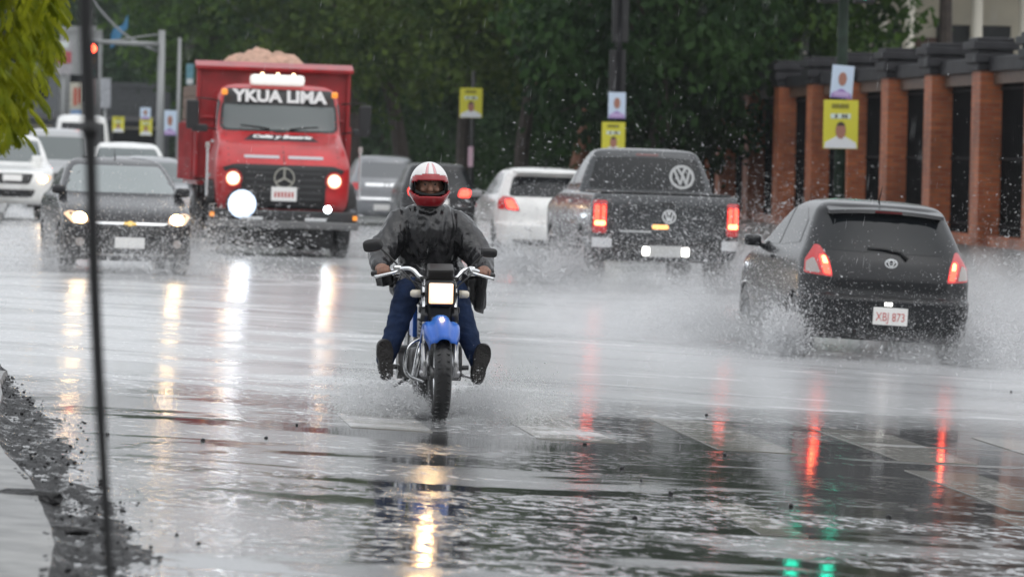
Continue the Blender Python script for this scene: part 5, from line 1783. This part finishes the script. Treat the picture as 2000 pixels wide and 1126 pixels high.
def signal_pole(name, label, px, Y, H, r_, m_, heads, arm=None):
    X = px_x(px, Y)
    z0 = gz(X, Y)
    root = empty(name, (X, Y, z0), 0, label, 'traffic light')
    tube('pole', [(0, 0, -.1), (0, 0, H)], [r_ * 1.15, r_ * .85], m_, root, 14)
    lathe('base', [(0, .001), (0, r_ * 2.2), (.12, r_ * 2.0), (.16, r_ * 1.3), (.16, .001)], m_, root, (0, 0, .1), 16, 'z')
    for (dx, z, lit, fc) in heads:
        if arm is None:
            tube('bracket', [(0, 0, z), (dx, fc * .1, z)], .03, m_, root, 8)
        signal_head(root, (dx, fc * .18, z), lit, fc)
    if arm:
        az, L_ = arm
        tube('mast_arm', [(0, 0, az), (-L_, 0, az + .05)], [.075, .055], m_, root, 10)
        tube('arm_stay', [(0, 0, H - .1), (-L_ * .75, 0, az + .06)], .02, m_, root, 6)
    return root, X, z0
signal_pole('traffic_light', 'tall green signal pole with posters in front of the brick wall', 1641, 78, 6.0, .095, M_POLEG, [(-.30, 4.98, 'green', -1), (.32, 4.98, 'green', -1)])
signal_pole('traffic_light', 'dark traffic signal among the trees above the grey pickup', 1206, 98, 5.6, .055, mat('matt_black_pole', (.008, .008, .009), .8, spec=.1), [(.02, 4.72, None, 1), (-.02, 3.55, None, 1)])
signal_pole('traffic_light', 'grey mast arm with the red traffic light, left of the truck', 312, 128, 4.9, .11, M_GALV, [(-1.93, 4.02, 'red', -1)], arm=(4.5, 2.0))
signal_pole('utility_pole', 'slim dark pole carrying the yellow poster above the rider', 922, 118, 3.9, .05, M_BLACK, [])[0]['category'] = 'pole'
signal_pole('utility_pole', 'slim grey pole just left of the tipper body', 347, 140, 5.0, .06, M_GALV, [])[0]['category'] = 'pole'

def poster(label, px, row, Y, w, h, kind, tilt=0.0):
    c = at(px, row, Y)
    root = empty('poster', (c.x, c.y, c.z), 0, label, 'poster')
    root.rotation_euler = (0, R(tilt), 0)
    yel = mat('poster_yellow', (.62, .58, .045), .5)
    bgm = {'y': yel, 'b': mat('poster_pale_blue', (.55, .66, .80), .5), 'p': mat('poster_pink', (.62, .42, .50), .5)}[kind]
    box('board', (0, 0, 0), (w, .02, h), bgm, root, .004)
    sk = mat('print_skin', (.36, .17, .12), .6)
    cl = mat('print_white', (.72, .74, .76), .6) if kind == 'y' else mat('print_purple', (.30, .18, .45), .6)
    def flat(nm, poly, m_, y): 
        n_ = len(poly)
        vs = [(x * w, y, z * h) for (x, z) in poly] + [(x * w, y + .004, z * h) for (x, z) in poly]
        pyd(nm, vs, [tuple(range(n_ - 1, -1, -1)), tuple(range(n_, 2 * n_))] + [(i, (i + 1) % n_, n_ + (i + 1) % n_, n_ + i) for i in range(n_)], m_, root)
    if kind == 'p':
        return root
    hz_ = -.12 if kind == 'y' else .10
    sc_ = 1 if kind == 'y' else 1.25
    flat('printed_shoulders', [(-.47, -.49), (.47, -.49), (.44, -.37), (.18, -.27), (.07, -.22), (-.07, -.22), (-.18, -.27), (-.44, -.37)], cl, -.016)
    flat('printed_face', [(.15 * sc_ * math.cos(a), hz_ + .155 * sc_ * math.sin(a) * (1 if math.sin(a) > 0 else 1.15)) for a in np.linspace(0, 2 * math.pi, 20, endpoint=False)], sk, -.020)
    if kind == 'y':
        flat('printed_hair', [(.15 * math.cos(a), hz_ + .02 + .155 * math.sin(a)) for a in np.linspace(.5, math.pi - .5, 9)], mat('print_dark', (.05, .035, .03), .6), -.024)
        flat('printed_headline', [(-.27, .33), (.22, .33), (.22, .42), (-.27, .42)], mat('print_olive', (.22, .20, .02), .6), -.016)
        flat('printed_strip', [(-.30, .12), (.28, .12), (.28, .22), (-.30, .22)], mat('print_pale', (.62, .72, .66), .6), -.016)
        for q in (-.17, .03, .12):
            flat('printed_mark', [(q, .13), (q + .06, .13), (q + .06, .21), (q, .21)], mat('print_dark', (0, 0, 0)), -.020)
    else:
        flat('printed_caption', [(-.36, -.44), (.36, -.44), (.36, -.30), (-.36, -.30)], mat('print_lilac', (.50, .38, .62), .6), -.022)
    return root
poster('large yellow election poster with portrait on the pole by the brick wall', 1642, 243, 77.8, .60, .83, 'y')
poster('pale blue portrait poster fixed above the large yellow poster', 1645, 160, 77.8, .38, .56, 'b', 4)
poster('yellow portrait poster hanging alone above the rider', 920, 201, 117.8, .58, .76, 'y')
poster('yellow poster peeking over the roof of the grey pickup', 1198, 270, 97.7, .50, .69, 'y')
poster('small purple portrait poster above the pickup roof', 1205, 206, 97.7, .37, .56, 'b')
poster('narrow pink banner below the poster pole', 919, 306, 117.8, .13, .52, 'p')
poster('small yellow poster at the foot of the mast arm pole', 285, 247, 150, .40, .58, 'y')
poster('small pale poster above the yellow one near the mast pole', 284, 222, 150, .34, .40, 'b')
poster('pale poster on the slim pole beside the truck', 332, 240, 139.8, .40, .75, 'b')
poster('dull yellow poster behind the black saloon roof', 231, 243, 165, .42, .55, 'y')

# far shop fronts and signs on the left
M_SHOP = mat('shop_grey', (.14, .15, .16), .7, noise=.2)
def shop(px0, px1, row_top, Y, label, m_, door=True):
    a, b_ = at(px0, 300, Y), at(px1, 300, Y)
    zt_ = at(px0, row_top, Y).z
    root = empty('shop_building', ((a.x + b_.x) / 2, Y, 0), 0, label, 'building')
    W_ = b_.x - a.x
    box('wall', (0, 3, zt_ / 2), (W_, 6, zt_), m_, root)
    box('awning', (0, -.4, 2.9), (W_ * .96, .9, .08), mat('awning_dark', (.08, .08, .085), .6), root, .01, Matrix.Rotation(R(12), 3, 'X'))
    nw = max(1, int(W_ / 1.6))
    for k in range(nw):
        x = -W_ / 2 + W_ * (k + .5) / nw
        w_ = box('window', (x, -.02, 1.6), (W_ / nw * .7, .06, 1.7), M_GLASS, root)
        box('frame', (x, -.04, 2.5), (W_ / nw * .75, .06, .08), M_CREAM, w_)
        if zt_ > 5:
            w_ = box('window', (x, -.02, 4.3), (W_ / nw * .5, .06, 1.2), M_GLASS, root)
    box('parapet', (0, .1, zt_ + .1), (W_ * 1.02, .3, .25), m_, root)
    return root
shop(-60, 112, 130, 205, 'dark grey shop block behind the hanging leaves', M_SHOP)
shop(114, 196, 60, 212, 'pale grey two storey shop behind the foreground pole', mat('shop_pale', (.34, .35, .35), .7, noise=.2))
shop(200, 330, 170, 208, 'low dark shop behind the mast arm pole', mat('shop_dark', (.07, .075, .08), .7, noise=.3))
def sign(px, row, Y, wpx, hpx, col, label, marks=()):
    c = at(px, row, Y)
    k = Y / F_PX
    root = empty('shop_sign', (c.x, c.y, c.z), 0, label, 'sign')
    box('panel', (0, 0, 0), (wpx * k, .12, hpx * k), mat('sign_%d_%d' % (px, row), tuple(q * .7 for q in col), .5, noise=.2), root, .02)
    tube('sign_post', [(0, .1, hpx * k * .4), (0, .1, -c.z)], .06, M_GALV, root, 8)
    for (dx, dz, w_, h_, cc) in marks:
        box('printed_block', (dx * k, -.075, -dz * k), (w_ * k, .03, h_ * k), mat('mark_%.2f_%.2f_%.2f' % cc, cc, .5), root)
sign(125, 112, 190, 32, 66, (.52, .50, .52), 'white and red roadside sign left of the red light', [(0, 0, 28, 22, (.42, .08, .10)), (-2, -24, 22, 12, (.62, .68, .66))])
sign(150, 195, 180, 27, 66, (.66, .63, .52), 'cream poster board with red print above the white van', [(-3, -6, 7, 34, (.45, .10, .06)), (6, -8, 6, 30, (.45, .10, .06)), (0, 24, 24, 10, (.15, .25, .42))])
sign(206, 182, 185, 20, 58, (.50, .52, .56), 'plain pale banner right of the foreground pole')
sign(178, 165, 188, 14, 80, (.46, .36, .35), 'narrow pinkish sign beside the foreground pole')
sign(371, 145, 160, 14, 40, (.16, .38, .46), 'small teal sign at the left end of the tipper headboard', [(0, 14, 12, 10, (.6, .62, .62))])
# blue banner strung on the wire
c0, c1 = at(216, 82, 150), at(250, 44, 150)
vs = []
for i in range(9):
    t = i / 8
    q = c0.lerp(c1, t)
    for dz in (.22 + .1 * math.sin(t * 7), -.22 - .06 * math.sin(t * 5)): vs.append((q.x, q.y + .1 * math.sin(t * 9), q.z + dz))
bm = bmesh.new(); bv = [bm.verts.new(q) for q in vs]
for i in range(8): bm.faces.new([bv[2 * i], bv[2 * i + 2], bv[2 * i + 3], bv[2 * i + 1]])
bmesh.ops.solidify(bm, geom=bm.faces[:], thickness=.02)
tag(frombm('cloth_banner', bm, mat('banner_blue', (.09, .28, .46), .6), smooth=True), 'blue cloth banner sagging on a wire above the red light', 'banner')
for (a, b_, lb) in (((180, 0, 150), (306, 100, 127.5), 'overhead cable sloping down to the mast arm pole'), ((436, -10, 150), (545, 66, 150), 'grey overhead cable above the truck load'), ((420, 90, 220), (700, 20, 150), 'thin overhead cable crossing the trees')):
    A_, B_ = at(*a), at(*b_)
    pts = [A_.lerp(B_, t / 10) - Vector((0, 0, .25 * math.sin(math.pi * t / 10))) for t in range(11)]
    A2 = A_ + (A_ - B_) * 2; A2.z = A_.z + (A_ - B_).z * 2
    tag(tube('overhead_cable', [A2] + pts, .035, mat('cable_grey', (.10, .105, .11), .5), None, 6), lb, 'cable')

# ------------------------------------------------------------------ foreground pole and hanging leaves (out of focus)
pp = [at(px, row, 10.0) for px, row in ((162, -600), (166, -60), (176, 250), (184, 540), (196, 800), (213, 1126), (236, 1760))]
fp = empty('thin_pole', (pp[-1].x, pp[-1].y, gz(pp[-1].x, pp[-1].y)), 0, 'thin dark leaning pole in the left foreground, out of focus', 'pole')
def inpole(o):
    o.parent = fp; o.matrix_parent_inverse = Matrix.Translation(fp.location).inverted(); return o
inpole(tube('shaft', smooth_path(pp, 4), [.0165] * 9 + [.0130] * 8 + [.0110] * 8, mat('pole_black', (.012, .012, .013), .5), None, 10))
for row, s_ in ((252, .019),):
    px = 166 + (row + 60) * .033
    c = at(px, row, 10.0)
    inpole(tube('clamp', [c + Vector((0, 0, -.018)), c + Vector((0, 0, .018))], s_, mat('pole_black', (0, 0, 0)), None, 10))

M_LIME = leaf_mat('lime_leaf', (.15, .19, .006), (.36, .38, .016), 5.0, .45)
near = empty('near_tree', (-1.3, 20.5, gz(-1.3, 20.5)), 0, 'yellow-green feathery leaves hanging into the top left corner', 'tree')
def innear(o):
    o.parent = near; o.matrix_parent_inverse = Matrix.Translation(near.location).inverted(); return o
innear(tube('trunk', smooth_path([(-1.3, 20.5, 0), (-1.25, 20.5, 1.2), (-1.1, 20.4, 2.4), (-1.2, 20.5, 3.8)], 4), [.13] * 5 + [.11] * 4 + [.08] * 4, M_BARK, None, 10))
br_pts = [smooth_path([(-1.1, 20.4, 2.4), (-.6, 20.3, 2.75), (-.1, 20.2, 2.70), (.10, 20.1, 2.5)], 5), smooth_path([(-1.15, 20.4, 2.1), (-.7, 20.6, 2.35), (-.25, 20.6, 2.2), (-.1, 20.5, 2.0)], 5),
          smooth_path([(-1.2, 20.5, 3.4), (-.7, 20.2, 3.5), (-.1, 19.9, 3.2), (.1, 19.8, 2.9)], 5)]
for b_ in br_pts: innear(tube('branch', b_, [.03 - .024 * i / (len(b_) - 1) for i in range(len(b_))], M_BARK, None, 7))
V, Fc = [], []
rr2 = random.Random(5)
def frond(p, d, L_, n_=16):
    """a drooping feather of paired leaflets"""
    q = Vector(p); d = Vector(d).normalized()
    side = d.cross(Vector((0, 0, 1)))
    side = side.normalized() if side.length > .1 else Vector((1, 0, 0))
    for i in range(n_):
        t = i / n_
        d = (d + Vector((0, 0, -.07))).normalized()
        q = q + d * (L_ / n_)
        for s_ in (-1, 1):
            l_ = .062 * (1 - .55 * abs(t - .4)) * rr2.uniform(.8, 1.2)
            dr = (side * s_ * .75 + d * .35 + Vector((0, 0, -.75 + rr2.uniform(-.2, .2)))).normalized()
            w_ = d.cross(dr).normalized() * .0
            wv = (d * .9 + side * .1).normalized() * .0075
            o_ = len(V)
            V.extend([q, q + dr * l_ * .5 + wv, q + dr * l_, q + dr * l_ * .5 - wv])
            Fc.append((o_, o_ + 1, o_ + 2, o_ + 3))
edge = [(-40, 152), (0, 144), (60, 128), (120, 110), (165, 84), (230, 70), (285, 34), (325, 8)]
def edge_px(row):
    for (r0, p0), (r1, p1) in zip(edge, edge[1:]):
        if r0 <= row <= r1: return p0 + (p1 - p0) * (row - r0) / (r1 - r0)
    return 135 if row < 0 else -20
cnt = 0
while cnt < 1700:
    row = rr2.uniform(-260, 288)
    px = rr2.uniform(-330, edge_px(row) - 12)
    if px > edge_px(row + 30) + 14: continue
    Yd = rr2.uniform(19.3, 20.9)
    p = at(px, row - 25, Yd)
    a = rr2.uniform(0, 6.28)
    frond(p, (math.cos(a) * .5 + .25, math.sin(a) * .4, -.35), rr2.uniform(.07, .15), 12)
    cnt += 1
me = bpy.data.meshes.new('leaves'); me.from_pydata([tuple(q) for q in V], [], Fc); me.update()
innear(link('crown', me, M_LIME))
# ------------------------------------------------------------------ spray, rain, haze
M_DROP = bpy.data.materials.new('water_drop')
M_DROP.use_nodes = True
nt = M_DROP.node_tree
b = nt.nodes['Principled BSDF']
b.inputs['Base Color'].default_value = (.96, .965, .975, 1)
b.inputs['Roughness'].default_value = .15
tr = nt.nodes.new('ShaderNodeBsdfTranslucent'); tr.inputs[0].default_value = (.96, .965, .975, 1)
ms = nt.nodes.new('ShaderNodeMixShader'); ms.inputs[0].default_value = .5
nt.links.new(b.outputs[0], ms.inputs[1]); nt.links.new(tr.outputs[0], ms.inputs[2])
tp = nt.nodes.new('ShaderNodeBsdfTransparent')
ms2 = nt.nodes.new('ShaderNodeMixShader'); ms2.inputs[0].default_value = .40
nt.links.new(ms.outputs[0], ms2.inputs[1]); nt.links.new(tp.outputs[0], ms2.inputs[2])
nt.links.new(ms2.outputs[0], nt.nodes['Material Output'].inputs['Surface'])

def drops_mesh(name, P_, D_, Ls, Rs):
    """elongated drops, six faces each"""
    N = len(P_)
    D_ = D_ / np.linalg.norm(D_, axis=1, keepdims=True)
    a = np.cross(D_, np.tile([.3, .5, .81], (N, 1))); a /= np.linalg.norm(a, axis=1, keepdims=True)
    c = np.cross(D_, a)
    V_ = np.empty((N, 5, 3))
    V_[:, 0] = P_ - D_ * Ls[:, None] * .5
    for k in range(3):
        an = 2 * math.pi * k / 3
        V_[:, 1 + k] = P_ + D_ * Ls[:, None] * .15 + (a * math.cos(an) + c * math.sin(an)) * Rs[:, None]
    V_[:, 4] = P_ + D_ * Ls[:, None] * .5
    tri = np.array([(0, 2, 1), (0, 3, 2), (0, 1, 3), (4, 1, 2), (4, 2, 3), (4, 3, 1)])
    idx = (np.arange(N)[:, None, None] * 5 + tri[None]).reshape(-1)
    me = bpy.data.meshes.new(name)
    nf = N * 6
    me.vertices.add(N * 5); me.loops.add(nf * 3); me.polygons.add(nf)
    me.vertices.foreach_set('co', V_.reshape(-1))
    me.loops.foreach_set('vertex_index', idx.astype(np.int32))
    me.polygons.foreach_set('loop_start', np.arange(0, nf * 3, 3, dtype=np.int32))
    me.polygons.foreach_set('loop_total', np.full(nf, 3, dtype=np.int32))
    me.update(); me.validate()
    return link(name, me, M_DROP)

def gz_np(P_):
    t = np.clip((P_[:, 1] - 44) / 14, 0, 1); s_ = .045 - .032 * t * t * (3 - 2 * t)
    return -s_ * (np.clip(P_[:, 0], -3, 11.5) - 2.5)

def jets(src, n, vmean, vstd, tmax, size, jit=.05, tpow=1.0):
    """ballistic spray from wheel contact points"""
    Ps, Ds, Ls, Rs = [], [], [], []
    n = int(n * 2.6)
    for (p, sx) in src:
        v0 = rng.normal(0, 1, (n, 3)) * np.array(vstd) + np.array(vmean) * np.array([sx, 1, 1])
        v0[:, 2] = np.abs(v0[:, 2])
        t = rng.uniform(0, 1, n) ** tpow * tmax
        P_ = np.array(p) + rng.normal(0, jit, (n, 3)) * np.array([1, 2.5, .3]) + v0 * t[:, None]
        P_[:, 2] += -.5 * 9.81 * t * t
        vel = v0.copy(); vel[:, 2] -= 9.81 * t
        gzv = gz_np(P_)
        ok = P_[:, 2] > gzv + .005
        Ps.append(P_[ok]); Ds.append(vel[ok])
    P_ = np.concatenate(Ps); D_ = np.concatenate(Ds)
    N = len(P_)
    s = size * .62 * np.exp(rng.normal(0, .45, N))
    sp = np.linalg.norm(D_, axis=1)
    return P_, D_ + 1e-6, s * (2.4 + 1.2 * sp), s

def spray(label, parts):
    P_ = np.concatenate([q[0] for q in parts]); D_ = np.concatenate([q[1] for q in parts])
    L_ = np.concatenate([q[2] for q in parts]); R_ = np.concatenate([q[3] for q in parts])
    o = drops_mesh('water_spray', P_, D_, L_, R_)
    return tag(o, label, 'water spray', kind='stuff')

def W_(root, x, y, z=.03):
    q = root.matrix_basis @ Vector((x, y, 0))
    return (q.x, q.y, gz(q.x, q.y) + z)
def obj(n): return bpy.data.objects[n]
hat, pik, sal, trk = obj('black_hatchback'), obj('grey_pickup'), obj('black_saloon'), obj('tipper_truck')
spray('spray thrown up around the black hatchback', [
    jets([(W_(hat, -.80, -1.35), -1), (W_(hat, .80, -1.35), 1)], 4500, (.9, -2.2, 2.2), (.7, .9, .7), .20, .0062, .06),
    jets([(W_(hat, -.80, 1.1), -1), (W_(hat, .80, 1.1), 1)], 4500, (3.0, -1.5, 1.9), (.8, .9, .6), .24, .0062, .06),
    jets([(W_(hat, -.74, -1.28), -1), (W_(hat, .74, -1.28), 1)], 11000, (1.2, -2.6, 2.0), (1.0, 1.6, 1.2), .5, .0032, .08),
    jets([(W_(hat, -.74, 1.18), -1), (W_(hat, .74, 1.18), 1)], 5000, (2.6, -1.8, 2.0), (1.2, 1.5, 1.1), .55, .0034, .08),
    jets([(W_(hat, 0, -1.9), 1)], 5000, (0, -1.5, 1.5), (2.2, 1.0, 1.4), .5, .0030, .25),
    jets([(W_(hat, -.8, 1.0), -1), (W_(hat, .9, .0), 1)], 3000, (2.2, -1.0, 4.0), (1.2, 1.5, 1.3), .75, .0034, .15)])
spray('spray plume churned up by the grey pickup', [
    jets([(W_(pik, -.85, -1.5), -1), (W_(pik, .85, -1.5), 1)], 5000, (1.6, -3.0, 2.2), (.9, 1.4, .8), .26, .0075, .08),
    jets([(W_(pik, -.85, 1.6), -1)], 4000, (3.2, -2.0, 2.2), (.9, 1.4, .7), .30, .0075, .08),
    jets([(W_(pik, -.81, -1.52), -1), (W_(pik, .81, -1.52), 1)], 11000, (1.4, -4.0, 2.6), (1.2, 2.2, 1.2), .65, .0040, .12),
    jets([(W_(pik, -.81, 1.6), -1), (W_(pik, .81, 1.6), 1)], 4000, (2.6, -3.0, 2.2), (1.2, 2.0, 1.2), .6, .0052, .12),
    jets([(W_(pik, 0, -2.6), 1)], 11000, (0, -3.5, 2.2), (1.6, 2.0, 1.5), .7, .0038, .4)])
spray('spray in front of the black saloon', [
    jets([(W_(sal, -.74, 1.3), 1), (W_(sal, .74, 1.3), -1)], 5000, (1.8, -1.5, 2.2), (1.2, 1.8, 1.1), .55, .0055, .12),
    jets([(W_(sal, 0, 2.3), 1)], 4500, (0, -1.0, 2.4), (1.4, 1.0, 1.2), .55, .005, .3)])
spray('light spray under the tipper truck', [
    jets([(W_(trk, -1.0, -1.0), 1), (W_(trk, 1.0, -1.0), -1)], 2500, (1.4, -1.0, 1.6), (1.0, 1.5, .9), .45, .005, .12)])
spray('two fans of water thrown sideways by the motorcycle wheel', [
    jets([((BX, BY - .60, gz(BX, BY) + .01), -1), ((BX, BY - .60, gz(BX, BY) + .01), 1)], 9000, (2.0, .8, 1.5), (.50, .7, .40), .27, .0029, .02, .85),
    jets([((BX, BY + .6, gz(BX, BY) + .01), -1), ((BX, BY + .6, gz(BX, BY) + .01), 1)], 3000, (1.8, 1.6, .9), (.9, 1.2, .5), .28, .0024, .04)])

def mist(label, c, s, dens, rz=0.0, nscale=2.2, p=1.3):
    """soft cloud of atomised water: dome whose density dies away outwards"""
    bm = bmesh.new()
    bmesh.ops.create_uvsphere(bm, u_segments=20, v_segments=12, radius=1)
    me_ = bpy.data.meshes.new('spray_mist'); bm.to_mesh(me_); bm.free()
    o = link('spray_mist', me_)
    o.location = c; o.scale = s; o.rotation_euler = (0, 0, rz)
    m = bpy.data.materials.new('mist')
    m.use_nodes = True
    nt = m.node_tree
    nt.nodes.remove(nt.nodes['Principled BSDF'])
    pv = nt.nodes.new('ShaderNodeVolumePrincipled')
    pv.inputs['Color'].default_value = (.97, .975, .985, 1)
    pv.inputs['Anisotropy'].default_value = .2
    tc = nt.nodes.new('ShaderNodeTexCoord')
    ln = nt.nodes.new('ShaderNodeVectorMath'); ln.operation = 'LENGTH'
    nt.links.new(tc.outputs['Object'], ln.inputs[0])
    ns = noise_node(nt, tc.outputs['Object'], (nscale, nscale, nscale), 4, .6, .5)
    f = math_node(nt, 'SUBTRACT', 1.0, ln.outputs['Value'], clamp=True)
    f = math_node(nt, 'POWER', f, p)
    f = math_node(nt, 'MULTIPLY', f, maprange(nt, ns, .32, .68, .15, 1.6))
    nt.links.new(math_node(nt, 'MULTIPLY', f, dens), pv.inputs['Density'])
    nt.links.new(pv.outputs[0], nt.nodes['Material Output'].inputs['Volume'])
    me_.materials.append(m)
    return tag(o, label, 'mist', kind='stuff')
def gl_(x, y, z=0): return (x, y, gz(x, y) + z)
q = W_(hat, 0, -1.2); mist('white mist boiling round the rear of the black hatchback', gl_(q[0], q[1], .0), (2.4, 2.2, .42), .5)
q = W_(hat, 1.9, .3); mist('white spray cloud right of the black hatchback', gl_(q[0], q[1], .1), (1.8, 2.4, 1.15), 2.6)
q = W_(hat, -1.9, .6); mist('white spray cloud left of the black hatchback', gl_(q[0], q[1], .0), (1.6, 2.4, .80), 1.5)
q = W_(pik, 0, -3.2); mist('grey mist trailing behind the grey pickup', gl_(q[0], q[1], .0), (3.2, 2.6, .55), .25)
q = W_(sal, 0, 2.2); mist('thin mist in front of the black saloon', gl_(q[0], q[1], .0), (2.2, 2.0, .6), .25)

mist('low pale mist round the motorcycle wheels', (BX, BY + .6, gz(BX, BY)), (1.3, 1.5, .26), .9)

# falling rain
N = 900
Yr = 9 + 62 * rng.uniform(0, 1, N) ** .8
px_ = rng.uniform(-60, 2060, N); row_ = rng.uniform(-40, 1100, N)
P_ = np.array([tuple(at(a, b_, y)) for a, b_, y in zip(px_, row_, Yr)])
ok = P_[:, 2] > gz_np(P_) + .05
P_ = P_[ok]
D_ = np.tile([-.12, .05, -1.0], (len(P_), 1)) + rng.normal(0, .03, (len(P_), 3))
rain = drops_mesh('rain', P_, D_, rng.uniform(.03, .09, len(P_)), rng.uniform(.0004, .0008, len(P_)))
tag(rain, 'fine falling rain streaks in the air over the street', 'rain', kind='stuff')

# rain haze
bm = bmesh.new()
box_bm(bm, (15, 250, 11.0), (1040, 1030, 27))
hz = frombm('haze', bm)
m = bpy.data.materials.new('rain_haze')
m.use_nodes = True
nt = m.node_tree
nt.nodes.remove(nt.nodes['Principled BSDF'])
pv = nt.nodes.new('ShaderNodeVolumePrincipled')
pv.inputs['Color'].default_value = (.90, .93, .96, 1)
pv.inputs['Density'].default_value = .00015
nt.links.new(pv.outputs[0], nt.nodes['Material Output'].inputs['Volume'])
hz.data.materials.append(m)
tag(hz, 'pale rain haze filling the street', 'haze', kind='stuff')
